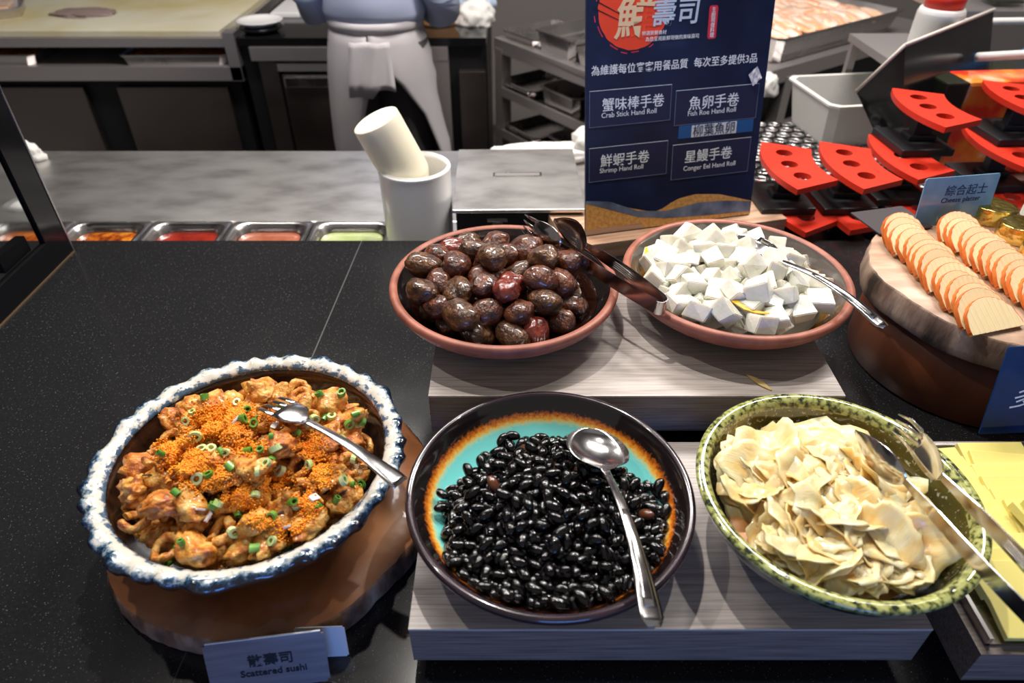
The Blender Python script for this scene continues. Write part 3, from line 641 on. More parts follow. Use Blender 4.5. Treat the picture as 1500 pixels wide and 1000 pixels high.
lbl = clock_labels([(p[0], p[1]) for p in fp], *SB, 'golden fried seafood piece', ('at the scalloped bowl centre', 'in the scalloped bowl inner ring', 'in the scalloped bowl second ring', 'in the scalloped bowl third ring', 'in the scalloped bowl fourth ring', 'in the scalloped bowl outer ring'))
bvV, bvF = [], []
def add_bvh(me, mw):
    b = len(bvV); bvV.extend([mw @ v.co for v in me.vertices]); bvF.extend([tuple(i + b for i in p.vertices) for p in me.polygons])
for i, ((x, y, z, r), l) in enumerate(zip(fp, lbl)):
    ring = i % 3 == 2 or i >= 132
    me = ring_me[0] if i == 132 else ring_me[1] if i == 133 else rng.choice(ring_me if ring else fr_me); sc = r * (.86 if ring else 1.28)
    rot = (rng.uniform(-.6, .6), rng.uniform(-.6, .6), rng.random() * 6.3) if i < 132 else (.75, .1, 0)
    if i < 132: (x, y, z), sc = fit_in(me, (x, y, z), rot, sc, SB, SLAB, sushi_inner)
    if ring: l = l.replace('seafood piece', 'ring')
    if me.materials[0] == M['fried_dark']: l = l.replace('golden', 'reddish brown')
    o = tag(place('fried_ring' if ring else 'fried_piece', me, (x, y, z), rot, sc), l, 'fried food', 'fried pieces on the scattered rice')
    add_bvh(me, Matrix.LocRotScale(o.location, Euler(rot), Vector((sc, sc, sc))))
rb = tag(mound('rice_bed', SM[0], SM[1], .124, rz, M['rice'], .0012, 90), 'seasoned rice under the fried pieces', 'rice', kind='stuff')
add_bvh(rb.data, Matrix.Identity(4))
bvh = BVHTree.FromPolygons(bvV, bvF)
def hit(px, py):
    c = Vector((0, 0, CAM_H)); d = (at(px, py, .1) - c).normalized(); h = bvh.ray_cast(c, d)
    if h[0] and math.hypot(h[0].x - SM[0], h[0].y - SM[1]) < .130: return h[0], (h[1] if h[1].z > 0 else -h[1])
    q = at(px, py, .13); v = Vector((q.x - SM[0], q.y - SM[1])); v *= min(1, .125 / v.length); return drop(SM[0] + v.x, SM[1] + v.y)
def drop(x, y):
    h = bvh.ray_cast(Vector((x, y, .4)), Vector((0, 0, -1))); return (h[0], h[1]) if h[0] else (Vector((x, y, .1)), Vector((0, 0, 1)))
parts = []
for _ in range(2600):
    a = rng.random() * 6.3; rr = .124 * math.sqrt(rng.random()); x = SM[0] + rr * math.cos(a); y = SM[1] + rr * math.sin(a)
    z = rz(x, y) + .0035 * rng.random() + .003 + .005 * noise.noise(Vector((x, y, 0)) * 90)
    mt = Matrix.Translation((x, y, z)) @ Euler((rng.random() * 6, rng.random() * 6, rng.random() * 6)).to_matrix().to_4x4() @ Matrix.Diagonal((.0036, .0015, .0014, 1))
    parts.append(([tuple(mt @ v) for v in ICO1[0]], ICO1[1]))
V, F = merge(parts); pyd('rice_grains', V, F, M['rice'], rb)
rb.children[0]['kind'] = 'stuff'
parts = []
for (px, py, sx, sy, n) in ((322, 618, 46, 24, 900), (350, 600, 22, 10, 220), (270, 672, 34, 24, 520), (300, 700, 36, 18, 380), (365, 655, 26, 12, 200), (350, 728, 26, 20, 300), (455, 655, 18, 20, 240), (402, 700, 22, 16, 240), (470, 690, 18, 24, 280), (430, 780, 24, 12, 170), (385, 765, 20, 10, 120), (250, 650, 24, 10, 160), (450, 740, 20, 22, 150), (410, 610, 20, 10, 160)):
    for _ in range(int(n * 3)):
        h, nn = hit(px + rng.gauss(0, .5) * sx, py + rng.gauss(0, .5) * sy); r = rng.uniform(.0008, .0013)
        c = h + nn * r * rng.uniform(.2, 1.6) + Vector((rng.gauss(0, .0004), rng.gauss(0, .0004), 0)); parts.append(([tuple(c + v * r) for v in ICO1[0]], ICO1[1]))
V, F = merge(parts); tag(pyd('orange_roe', V, F, M['roe']), 'bright orange fish roe scattered over the fried pieces', 'roe', kind='stuff')
def ringmesh(name, m, ro, ri, h, seed):
    V, F, MI = lathe_data([(ri, 0), (ro, 0), (ro, h), (ri, h)], 14, lambda i, a, r, z: (r * (1 + .12 * math.sin(2 * a + seed)), z + .0004 * math.sin(a + seed)), True)
    me = bpy.data.meshes.new(name); me.from_pydata(V, [], F); me.materials.append(m); return me
sc_me = [ringmesh('scallion_ring', M['scallion'], .0034, .0021, .0046, 0), ringmesh('scallion_ring', M['scallion'], .0028, .0016, .0065, 1), ringmesh('scallion_ring', M['scallion_pale'], .0042, .0022, .0040, 2)]
spx = [(283, 605), (272, 618), (312, 660), (290, 700), (360, 598), (372, 622), (365, 630), (352, 615), (395, 640), (358, 662), (328, 665), (347, 592), (342, 688), (332, 662), (383, 660), (392, 680), (380, 690), (398, 672), (405, 660), (240, 665), (308, 698), (318, 740), (310, 745), (432, 618), (445, 622), (437, 632), (412, 600), (470, 580), (500, 578), (486, 612), (478, 608), (498, 645), (510, 620), (532, 618), (545, 622), (515, 672), (546, 695), (540, 715), (548, 688), (425, 735), (435, 743), (400, 755), (490, 735), (380, 802), (340, 778), (232, 820), (226, 808), (222, 830), (395, 830), (410, 828), (352, 840), (250, 838), (300, 650), (296, 660), (413, 690), (460, 612), (500, 705), (285, 640), (350, 750), (425, 800), (455, 680), (376, 614), (300, 585), (472, 752), (336, 715), (372, 730), (262, 725)]
sl_pts = []; sl_obj = []
for (px, py) in spx:
    h, nn = hit(px, py); q = h; q2 = nn.to_track_quat('Z', 'Y').to_euler(); me = rng.choice(sc_me)
    o = place('scallion_ring', me, h + nn * .0006, (q2.x + rng.uniform(-1, 1), q2.y + rng.uniform(-.8, .8), rng.random() * 6.3), rng.uniform(1.0, 1.5)); sl_obj.append(o); sl_pts.append((q.x, q.y))
for o, l in zip(sl_obj, clock_labels(sl_pts, *SB, 'chopped scallion ring on the fried rice', ('at the centre', 'in the inner ring', 'in the middle ring', 'in the outer ring'))):
    if o.data.materials[0] == M['scallion_pale']: l = 'pale ' + l
    tag(o, l, 'scallion', 'chopped scallion on the fried rice')
for (px, py, l) in ((292, 748, 'left of centre'), (305, 758, 'left of centre in front of another flake'), (345, 617, 'near the large roe patch'), (402, 625, 'near the fork tines'), (461, 730, 'right of centre'), (425, 772, 'near the front right')):
    h, nn = hit(px, py)
    o = tag(place('onion_flake', cube_me[px % 8], h + nn * .002, (rng.random(), rng.random(), rng.random() * 6), (.009, .0065, .003)), 'white onion flake on the fried rice, ' + l, 'onion', 'onion flakes on the fried rice'); o.data = o.data.copy(); o.data.materials[0] = M['onion']
for (px, py, l) in ((374, 718, 'right of the centre'), (218, 696, 'at the left rim'), (408, 752, 'towards the front right'), (500, 722, 'near the right rim')):
    h, nn = hit(px, py)
    tag(place('seaweed_shred', cube_me[1], h + nn * .0015, (rng.random() * .4, 0, rng.random() * 6), (.010, .002, .0008)), 'short black seaweed shred on the fried rice, ' + l, 'seaweed', 'seaweed shreds on the fried rice')
    COL.objects[-1].data = cube_me[1].copy(); COL.objects[-1].data.materials[0] = M['nori']

# ---------------------------------------------------------------- cutlery
def serving_spoon(name, lab, A, B, L=.24, hw=.030, blen=.075, roll=0, lift=.018, end=.011, depth=.013, m=None):
    t = thing(name, lab, 'spoon'); t.matrix_world = frame_between(A, B, L, roll); m = m or M['cutlery']
    st_ = []
    for i in range(27):
        u = .5 - .5 * math.cos(PI * i / 26); x = blen * u; e = math.sqrt(max(0, 1 - ((u - .45) / .45) ** 2)) if u < .9 else 0
        k = min(1, max(0, (u - .70) / .30)); k = k * k * (3 - 2 * k); w = max(hw * e * (1 - k) + .0042 * k + (hw * .30 * k * (1 - k)), .0015)
        st_.append((x, 0, .001 + .004 * u * u, w, depth * (w / hw) ** 1.3, .0012))
    V, F = spoon_loft(st_); pyd('spoon_bowl', V, F, m, t)
    hs = []
    for i in range(22):
        u = i / 21; x = blen * .985 + (L - blen * .985) * u
        w = .0042 + (end - .0042) * (u ** 1.8) ; z = .005 + lift * math.sin(PI * min(u * 1.05, 1)) * .9 - .000 * u
        if u > .93: w *= math.sqrt(max(.25, 1 - ((u - .93) / .07) ** 2))
        hs.append((x, 0, z, w, -.0012, .0022 - .0006 * u))
    V, F = spoon_loft(hs, 7); pyd('handle', V, F, m, t)
    rg = [(x, 0, z + .0016, w * .55, -.0004, .0006) for x, _, z, w, _, _ in hs[7:-2]]
    V, F = spoon_loft(rg, 5); pyd('handle_ridge', V, F, m, t)
    return t
serving_spoon('serving_spoon', 'steel serving spoon resting in the black beans', tuple(at(866, 628, .150)), tuple(at(956, 922, .158)), .245, .036, .072, R(-14), .012, .0125, .010)
serving_spoon('serving_spoon', 'steel serving spoon resting on the white radish cubes', tuple(at(1078, 346, .214)), tuple(at(1296, 483, .208)), .245, .025, .080, R(8), .012, .0085, .012)
def serving_fork(lab, A, B, L=.20, roll=0):
    t = thing('serving_fork', lab, 'fork'); t.matrix_world = frame_between(A, B, L, roll); m = M['cutlery']
    hd = [(.030, 0, .004, .0180, -.003, .0016), (.038, 0, .0055, .0186, -.0032, .0016), (.046, 0, .0065, .0186, -.003, .0016), (.052, 0, .0068, .0165, -.0025, .0016), (.058, 0, .0068, .0095, -.0015, .0016), (.066, 0, .0066, .0050, -.001, .002)]
    V, F = spoon_loft(hd); pyd('fork_head', V, F, m, t)
    for k in range(4):
        y = (k - 1.5) * .0102; q = [(.000, y * .9, -.006, .0009, 0, .0008), (.008, y * .95, -.001, .0026, 0, .0012), (.018, y, .002, .0031, -.0002, .0014), (.033, y, .0048 + .001 * (1 - abs(k - 1.5)), .0036, -.0003, .0016)]
        V, F = spoon_loft(q, 5); pyd('tine', V, F, m, t)
    hs = []
    for i in range(20):
        u = i / 19; x = .062 + (L - .062) * u; w = .0048 + .0075 * u ** 2.2
        if u > .95: w *= .86
        hs.append((x, 0, .0066 + .006 * math.sin(PI * u), w, -.001, .0022))
    V, F = spoon_loft(hs, 7); pyd('handle', V, F, m, t)
    return t
serving_fork('steel serving fork lying on the fried rice', tuple(at(388, 584, .180)), tuple(at(586, 714, .156)), .20, R(-12))

def tongs(name, lab, bend, tipA, tipB, armw, m, heads, tilt=0, colr=None, hs=1.0, roll=0):
    """two-armed serving tongs; heads: kinds of the A and B heads ('spoon', 'fork')"""
    t = thing(name, lab, 'tongs', bend); W = Vector(bend)
    for tip, kind in ((Vector(tipA), heads[0]), (Vector(tipB), heads[1])):
        d = tip - W; L = d.length; d.normalize(); other = (Vector(tipB) if tip == Vector(tipA) else Vector(tipA)) - W
        inn = (other - d * other.dot(d)).normalized()                       # towards the other arm
        wd_ = d.cross(inn).normalized(); wd_ = wd_ if wd_.z > 0 else -wd_
        rm = Matrix.Rotation(roll, 3, d); inn = rm @ inn; wd_ = rm @ wd_
        la = L - .060 * hs
        rings = []
        for i in range(16):
            u = i / 15; bow = -.006 * math.sin(PI * u); w = armw * (1 - .30 * u ** 2) if u < .8 else armw * (1 - .30 * u ** 2) * (1 - .45 * (u - .8) / .2)
            c = d * (la * u) + inn * bow - inn * .0085 * (1 - u) ** 1.5; th_ = .0007
            rings.append([c + wd_ * w + inn * th_, c - wd_ * w + inn * th_, c - wd_ * w - inn * th_, c + wd_ * w - inn * th_])
        a = loft('arm', rings, m, t, True, False)
        for q in (-.5, -.17, .17, .5):
            rr = [[p + wd_ * (armw * q * (1 - .25 * u)) - inn * (.0012) for p in [d * (la * u) - inn * .006 * math.sin(PI * u)]][0] for u in np.linspace(.38, .78, 8)]
            V, F = tube(rr, .00035, 4)
            pyd('groove_line', V, F, M['steel'], a)
        hw = .0165 * hs; st_ = []
        y_ = wd_; z_ = inn; x_ = d
        mt = Matrix(((x_.x, y_.x, z_.x), (x_.y, y_.y, z_.y), (x_.z, y_.z, z_.z))).to_4x4(); mt = Matrix.Translation(d * (la - .002)) @ mt
        Lh = .062 * hs; S = 14; last = S if kind == 'spoon' else 9
        for i in range(last + 1):
            u = i / S; w = hw * (math.sin(PI * min(u ** .72, 1)) ** .75 if 0 < u < 1 else .12); w = max(w, armw * .38 if u < .3 else .0015)
            st_.append((Lh * u, 0, .001 - .004 * math.sin(PI * u), w, .006 * hs * (w / hw) ** 2, .0010))
        V, F = spoon_loft(st_)
        if kind == 'fork':
            ps = [(V, F)]; w9 = st_[-1][3]; sg = st_[-1][4]
            for k in range(4):
                s = (k - 1.5) / 2; y0 = w9 * s * 1.25
                q = [(Lh * (last - .6) / S, y0, st_[-1][2] - sg * (1 - s * s), w9 * .19, 0, .001), (Lh * .82, y0 * .95, -.001 - sg * .6, w9 * .14, 0, .001), (Lh * .99, y0 * .8, .001, w9 * .05, 0, .0008)]
                ps.append(spoon_loft(q, 5))
            V, F = merge(ps)
        V = [tuple(mt @ Vector(v)) for v in V]
        pyd('spoon_head' if kind == 'spoon' else 'fork_head', V, F, m, t)
    # the bend: a half loop of band joining the arms
    dA = (Vector(tipA) - W).normalized(); dB = (Vector(tipB) - W).normalized(); mid = -(dA + dB).normalized(); side = (dA - dB).normalized(); wv = dA.cross(dB).normalized()
    rings = []; rb_ = .0085
    for i in range(15):
        a = PI * i / 14; c = side * rb_ * math.cos(a) + mid * rb_ * .9 * math.sin(a); nrm = (side * math.cos(a) + mid * math.sin(a))
        rings.append([c + wv * armw + nrm * .0008, c - wv * armw + nrm * .0008, c - wv * armw - nrm * .0008, c + wv * armw - nrm * .0008])
    loft('bend', rings, M['cutlery'], t, True, False)
    return t
tongs('serving_tongs', 'steel serving tongs lying across the rims of the two terracotta bowls', tuple(at(967, 446, .208)), tuple(at(812, 322, .222)), tuple(at(766, 326, .222)), .0100, M['dark_cutlery'], ('spoon', 'fork'), hs=1.3, roll=R(10))
tongs('serving_tongs', 'large steel tongs standing in the pickled ginger', (.437, .215, .205), tuple(at(1252, 632, .185)), tuple(at(1312, 618, .205)), .0100, M['cutlery'], ('spoon', 'fork'), hs=1.2, roll=R(28))

# ---------------------------------------------------------------- printed cards
def card(name, lab, BLp, BRp, height, lean, m, t=.003, extra=None, r=.004):
    A = Vector(BLp); B = Vector(BRp); e = (B - A); w = e.length; e.normalize(); bk = Vector((-e.y, e.x, 0)); up = Vector((0, 0, math.cos(lean))) + bk * math.sin(lean); n = e.cross(up)
    T = thing(name, lab, 'sign', BLp); mt = Matrix(((e.x, up.x, n.x), (e.y, up.y, n.y), (e.z, up.z, n.z))).to_4x4(); T.matrix_world = Matrix.Translation(A) @ mt
    bm = bmesh.new(); box(bm, (w / 2, height / 2, -t / 2), (w, height, t)); 
    es = [ed for ed in bm.edges if abs(ed.verts[0].co.x - ed.verts[1].co.x) < 1e-6 and abs(ed.verts[0].co.y - ed.verts[1].co.y) < 1e-6]
    if r: bmesh.ops.bevel(bm, geom=es, offset=r, segments=3, affect='EDGES')
    obj('panel', bm, m, T); return T, w
def T2(x, y, z=.0004): return Matrix.Translation((x, y, z))
# the tall navy board
bd, _ = card('menu_board', 'tall navy menu board with red sun emblem and white lettering', (.144, 1.186, .036), (.4925, 1.2768, .036), .50, R(10.5), M['navy'], .005, r=.002)
def flat(name, pts, z, m, parent, t=.0003):
    bm = bmesh.new(); vs = [bm.verts.new((x, y, z)) for x, y in pts]; f = bm.faces.new(vs); bmesh.ops.triangulate(bm, faces=[f]); o = obj(name, bm, m, parent)
    for p in o.data.polygons:
        pass
    return o
def disc_pts(cx, cy, r, n=90, rough=0, seed=0):
    return [(cx + r * math.cos(2 * PI * k / n) * (1 + rough * noise.noise(Vector((math.cos(2 * PI * k / n) * 6, math.sin(2 * PI * k / n) * 6, seed)))), cy + r * math.sin(2 * PI * k / n) * (1 + rough * noise.noise(Vector((math.cos(2 * PI * k / n) * 6, math.sin(2 * PI * k / n) * 6, seed))))) for k in range(n)]
flat('sun_emblem', disc_pts(.087, .3985, .0655, 120, .02), .0003, M['ink_red'], bd)
for a0, a1, rr in ((200, 216, .071), (232, 246, .070), (150, 168, .071), (252, 262, .072), (186, 194, .0735), (268, 280, .070), (296, 304, .071)):
    pts = [(.087 + rr * math.cos(R(a)), .3985 + rr * math.sin(R(a))) for a in np.linspace(a0, a1, 6)] + [(.087 + (rr - .0018) * math.cos(R(a)), .3985 + (rr - .0018) * math.sin(R(a))) for a in np.linspace(a1, a0, 6)]
    flat('ink_stroke', pts, .0003, M['ink_pink'], bd)
for (x0, y0, x1, y1) in ((.020, .413, .070, .387), (.012, .404, .073, .376)):
    flat('chopstick_print', [(x0, y0 + .001), (x0, y0 - .001), (x1, y1 - .0005), (x1, y1 + .0005)], .0008, M['ink_black'], bd)
text('鮮', .074, M['ink_cream'], bd, T2(.050, .359, .0010), bold=.0010, shear=.12)
text('壽', .046, M['ink_blue'], bd, T2(.119, .372, .0010), bold=.0006, shear=.1)
text('司', .046, M['ink_blue'], bd, T2(.166, .373, .0010), bold=.0006, shear=.1)
def rrect(x0, y0, x1, y1, r):
    out = []
    for cx, cy, a0 in ((x1 - r, y1 - r, 0), (x0 + r, y1 - r, 90), (x0 + r, y0 + r, 180), (x1 - r, y0 + r, 270)):
        out += [(cx + r * math.cos(R(a0 + k * 30)), cy + r * math.sin(R(a0 + k * 30))) for k in range(4)]
    return out
flat('crimson_seal', rrect(.2305, .3415, .2475, .396, .004), .0003, M['ink_pink'], bd)
for i, ch in enumerate('主廚現做料理'): text(ch, .0088, M['ink_white'], bd, T2(.2346, .3862 - i * .0083, .0008))
text('特選新鮮食材', .0078, M['ink_white'], bd, T2(.1033, .3555, .0010))
text('為您呈現新鮮現做的美味壽司', .0080, M['ink_white'], bd, T2(.1102, .3455, .0010))
text('為維護每位賓客用餐品質', .0177, M['ink_white'], bd, T2(.0095, .2968), bold=.00012, sx=.96)
text('每次至多提供3品', .0177, M['ink_white'], bd, T2(.2075, .2968), bold=.00012, sx=.98)
def name_box(x0, y0, x1, y1, zh, en, dx, s1, s2):
    p = b2('name_panel', x0, x1, y0, y1, 0, .0012, M['navy_card'], bd)
    for (a, b, c, d) in ((x0, y1 - .0008, x1, y1), (x0, y0, x1, y0 + .0006), (x0, y0, x0 + .0007, y1), (x1 - .0006, y0, x1, y1)):
        b2('outline', a, c, b, d, .0012, .0014, M['ink_white'] if b > y0 + .01 and c - a > .01 else M['outline'], bd)
    text(zh, s1, M['ink_white'], bd, T2(x0 + dx, y1 - .035, .0016), bold=.00012); text(en, s2, M['ink_white'], bd, T2(x0 + dx - .001, y0 + .0155, .0016), bold=.0)
name_box(.0064, .2065, .1665, .2700, '蟹味棒手卷', 'Crab Stick Hand Roll', .024, .0245, .0128)
name_box(.1755, .1950, .3470, .2580, '魚卵手卷', 'Fish Roe Hand Roll', .027, .0262, .0130)
name_box(.0066, .1060, .1655, .1695, '鮮蝦手卷', 'Shrimp Hand Roll', .022, .0250, .0125)
name_box(.1757, .0920, .3425, .1595, '星鰻手卷', 'Conger Eel Hand Roll', .026, .0255, .0128)
b2('blue_tape', .186, .343, .170, .1935, 0, .0018, M['tape_blue'], bd); b2('paper_sticker', .2125, .307, .1705, .1925, .0018, .0024, M['edge_white'], bd)
text('柳葉魚卵', .0232, M['ink_navy'], bd, T2(.2145, .1735, .0028), sx=.97)
flat('sand_print', [(.0005, .0015)] + [(.3585 if i == 20 else .0005 + .358 * i / 20, .0015) for i in range(1, 21)] + [(.3585 - .358 * i / 20, v) for i, v in enumerate(np.interp(np.linspace(.3585, .0005, 21), [0, .06, .15, .19, .23, .285, .3585], [.066, .055, .030, .052, .058, .052, .030]))], .0003, M['sand'], bd)
wt = lambda x: float(np.interp(x, [0, .05, .11, .17, .24, .30, .3585], [.071, .064, .038, .031, .040, .037, .029]))
wb = lambda x: float(np.interp(x, [0, .05, .11, .17, .24, .30, .3585], [.066, .048, .026, .016, .012, .010, .008]))
xs = np.linspace(.0005, .3585, 40)
flat('wave_print', [(x, wb(x)) for x in xs] + [(x, wt(x)) for x in xs[::-1]], .0006, M['wave'], bd)
flat('sand_strip', [(.0005, .0015), (.12, .0015), (.12, .0125), (.0005, .0125)], .0005, M['plank'], bd)
bm = bmesh.new(); bmesh.ops.create_grid(bm, x_segments=6, y_segments=6, size=.5)
for v in bm.verts: v.co = Vector((v.co.x * .022 + v.co.y * .004, v.co.y * .024, .002 + .003 * noise.noise(v.co * 4)))
pb = bpy.data.meshes.new('crumpled_sticker'); bm.to_mesh(pb); bm.free(); pb.materials.append(M['edge_white'])
place('crumpled_sticker', pb, (.333, .272, .004), (0, 0, .7), 1, bd)
# its wooden stand
yw = R(14.6)
stnd = thing('sign_stand', 'light oak block carrying the tall navy menu board', 'stand', (.32, 1.275, 0), yw)
boxo('block', (0, 0, .0175), (.47, .15, .035), M['plank'], stnd, bevel=.001)
# scattered rice card (front left)
cd, w = card('name_card', 'brushed metal card reading Scattered sushi in front of the wooden slab', (.0, 0, 0), (.118, 0, 0), .062, R(20), M['card_metal'], .0015, r=.003)
A_ = at(296, 947, .058); B_ = at(472, 921, .064)
ee = Vector((B_.x - A_.x, B_.y - A_.y, 0)).normalized(); bk = Vector((-ee.y, ee.x, 0)); lean = R(20)
up = Vector((0, 0, math.cos(lean))) + bk * math.sin(lean); wv = (B_ - A_).length
O_ = Vector((A_.x, A_.y, .0615)) - up * .062; nn_ = ee.cross(up)
cd.matrix_world = Matrix.Translation(O_) @ Matrix(((ee.x, up.x, nn_.x), (ee.y, up.y, nn_.y), (ee.z, up.z, nn_.z))).to_4x4() @ Matrix.Diagonal((wv / .118, 1, 1, 1))
b2('bright_edge', .003, .115, .0612, .0622, -.0016, .0002, M['edge_white'], cd)
text('散壽司', .0152, M['ink_black'], cd, T2(.040, .030), bold=.0002); text('Scattered sushi', .0108, M['ink_black'], cd, T2(.031, .0175), bold=.0002)
wc, w = card('name_card', 'blank white card tucked behind the metal rice card', tuple(Vector((B_.x - .035, B_.y + .004, .0))), tuple(Vector((B_.x + .016, B_.y + .006, .0))), .045, R(10), M['edge_white'], .001, r=.002)
# cheese platter card
c2, w = card('name_card', 'sky blue card reading Cheese platter at the back of the cheese board', (.658, .998, .1585), (.788, 1.020, .1585), .080, R(8), M['card_blue'], .002, r=.002)
text('綜合起士', .0190, M['ink_navy'], c2, T2(.040, .050)); text('Cheese platter', .0118, M['ink_navy'], c2, T2(.037, .0375), bold=.0001); text('HARBOUR', .0125, M['beige'], c2, T2(.038, .006), space=1.05)
b2('foot_plate', -.02, .06, -.001, .001, -.035, 0, M['card_metal'], c2)
c3, w = card('name_card', 'deep blue card with white brush lettering at the right edge', tuple(at(1434, 636, .082)), tuple(at(1560, 640, .082) + Vector((0, .01, 0))), .122, R(12), M['card_navy'], .002, r=.001)
text('多', .034, M['ink_white'], c3, T2(.0240, .040), shear=.2)
bc_ = thing('dark_card', 'dark grey card lying flat at the back left of the cheese board', 'card', tuple(at(1305, 322, .162)), R(14))
boxo('panel', (0, 0, 0), (.10, .075, .002), mat('dark_grey_card', (.06, .05, .055), .35), bc_)

# ---------------------------------------------------------------- cheese board
CB = (.722, .852)
ped = lathe('wooden_pedestal', [(0, 0), (.165, 0), (.170, .004), (.168, .06), (.160, .113), (0, .113)], M['pedestal'], None, (CB[0], CB[1], 0), 96); tag(ped, 'red brown drum pedestal under the round cheese board', 'pedestal')
slab('cheese_board', 'thick round live edge board carrying the sliced cheese', CB[0], CB[1], .184, .113, .158, M['cheese_wood'], M['cheese_bark'], .04, 9.3)
def slice_mesh(s):
    r_ = random.Random(s); W, Hh, t = .040 + .003 * r_.random(), .044 + .005 * r_.random(), .0062; N = 28; out = []
    for k in range(N + 1):
        a = PI * k / N; out.append((W * math.cos(a) * (1 + .0), Hh * (max(0, math.sin(a)) ** .7)))
    out = [(x, y) for x, y in out]; V, F, MI = [], [], []
    nx = 49
    def face(zs, flip):
        b = len(V)
        for i in range(nx):
            x = -W * math.cos(PI * i / (nx - 1)); yt = .004 + (Hh - .004) * (max(0, 1 - (x / W) ** 2) ** .45); z = zs + .0008 * math.sin(x * 2 * PI / .0085) * (1 if not flip else 1)
            V.append((x * .975, 0, z)); V.append((x * .975, max(yt - .0008, .0), z)); V.append((x, yt, z * .93))
        for i in range(nx - 1):
            for a, m_ in ((0, 0), (1, 1)):
                q = (b + 3 * i + a, b + 3 * i + 3 + a, b + 3 * i + 4 + a, b + 3 * i + 1 + a); F.append(q[::-1] if flip else q); MI.append(m_)
        return b
    f0 = face(t / 2, False); f1 = face(-t / 2, True)
    for i in range(nx - 1):
        F.append((f0 + 3 * i + 2, f0 + 3 * i + 5, f1 + 3 * i + 5, f1 + 3 * i + 2)); MI.append(1)
        F.append((f0 + 3 * i, f1 + 3 * i, f1 + 3 * i + 3, f0 + 3 * i + 3)); MI.append(0)
    e = 3 * (nx - 1); F.append((f0, f0 + 1, f0 + 2, f1 + 2, f1 + 1, f1)); MI.append(1); F.append((f0 + e, f1 + e, f1 + e + 1, f1 + e + 2, f0 + e + 2, f0 + e + 1)); MI.append(1)
    me = bpy.data.meshes.new('cheese_slice'); me.from_pydata(V, [], F); me.materials.append(M['cheese']); me.materials.append(M['rind']); me.polygons.foreach_set('material_index', MI); return me
sl = [slice_mesh(i) for i in range(4)]
ORD = ['front', 'second', 'third', 'fourth', 'fifth', 'sixth', 'seventh', 'eighth', 'ninth', 'tenth', 'eleventh', 'twelfth', 'thirteenth', 'fourteenth', 'fifteenth', 'sixteenth']
def slice_row(P0, P1, n, rowname, yaw0, zb=.158):
    for i in range(n):
        u = i / (n - 1); x = P0[0] + (P1[0] - P0[0]) * u + rng.uniform(-.003, .003); y = P0[1] + (P1[1] - P0[1]) * u + rng.uniform(-.003, .003) * (0 < i < n - 1)
        o = place('cheese_slice', sl[rng.randrange(4)], (x, y, zb + .0035), (R(36) + rng.uniform(-.07, .07), R(rng.uniform(-3, 3)), yaw0 + rng.uniform(-.12, .12)))
        k = n - 1 - i
        tag(o, f'rippled cream cheese slice with orange rind, {ORD[k]}' + (' from the front' if k else '') + f' in the {rowname} row', 'cheese', f'cheese slices in the {rowname} row')
slice_row(tuple(at(1326, 354, .160))[:2], tuple(at(1457, 486, .160))[:2], 15, 'left', R(21))
slice_row(tuple(at(1410, 352, .160))[:2], tuple(at(1545, 458, .160))[:2], 13, 'right', R(21))
def foil(px, py, r, z0, lab, rz, wedge=1):
    t = thing('foil_cheese', lab, 'cheese', tuple(at(px, py, z0)), rz, 'gold foil wrapped cheeses')
    def f(v):
        a = math.atan2(v.y, v.x); k = (1 - .07 * math.cos(3 * a)) if wedge else 1
        q = Vector((v.x * k, v.y * k, 0)); l = max(abs(v.z), .0001); zz = math.copysign(min(1, abs(v.z) * 1.9), v.z); rr = min(1, 1.25 * math.sqrt(max(0, 1 - v.z * v.z)))
        if q.length > 0: q = q.normalized() * rr * k
        p = Vector((q.x * r, q.y * r, zz * .0135)) * (1 + .06 * noise.noise(v * 5 + Vector((px, 0, 0)))); return p
    o = place('foil_wrap', blob('foil_wrap', ICO4, f, M['gold']), (0, 0, .014), parent=t)
    pts = [Vector((r * .98 * math.cos(a), r * .98 * math.sin(a), .010 + .014 * 0)) for a in np.linspace(-1.2, .5, 12)]
    rings = [[p * 1.0 + Vector((0, 0, h)) + p.normalized() * e for (h, e) in ((-.006, .001), (.014, .001), (.014, -.001), (-.006, -.001))] for p in [Vector((q.x * 1.0, q.y, .006)) for q in pts]]
    rings = [[Vector((v.x, v.y, max(v.z, .001))) for v in rg_] for rg_ in rings]
    loft('paper_band', rings, M['paper_silver'], t, True, False)
foil(1450, 322, .030, .158, 'gold foil wrapped cheese beside the blue card', .4)
foil(1487, 350, .030, .158, 'gold foil wrapped cheese second from the blue card', 2.0)
foil(1520, 388, .030, .158, 'gold foil wrapped cheese nearest the right cheese row', 1.0)
foil(1522, 318, .028, .158, 'gold foil wrapped cheese at the back right of the board', 3.0)

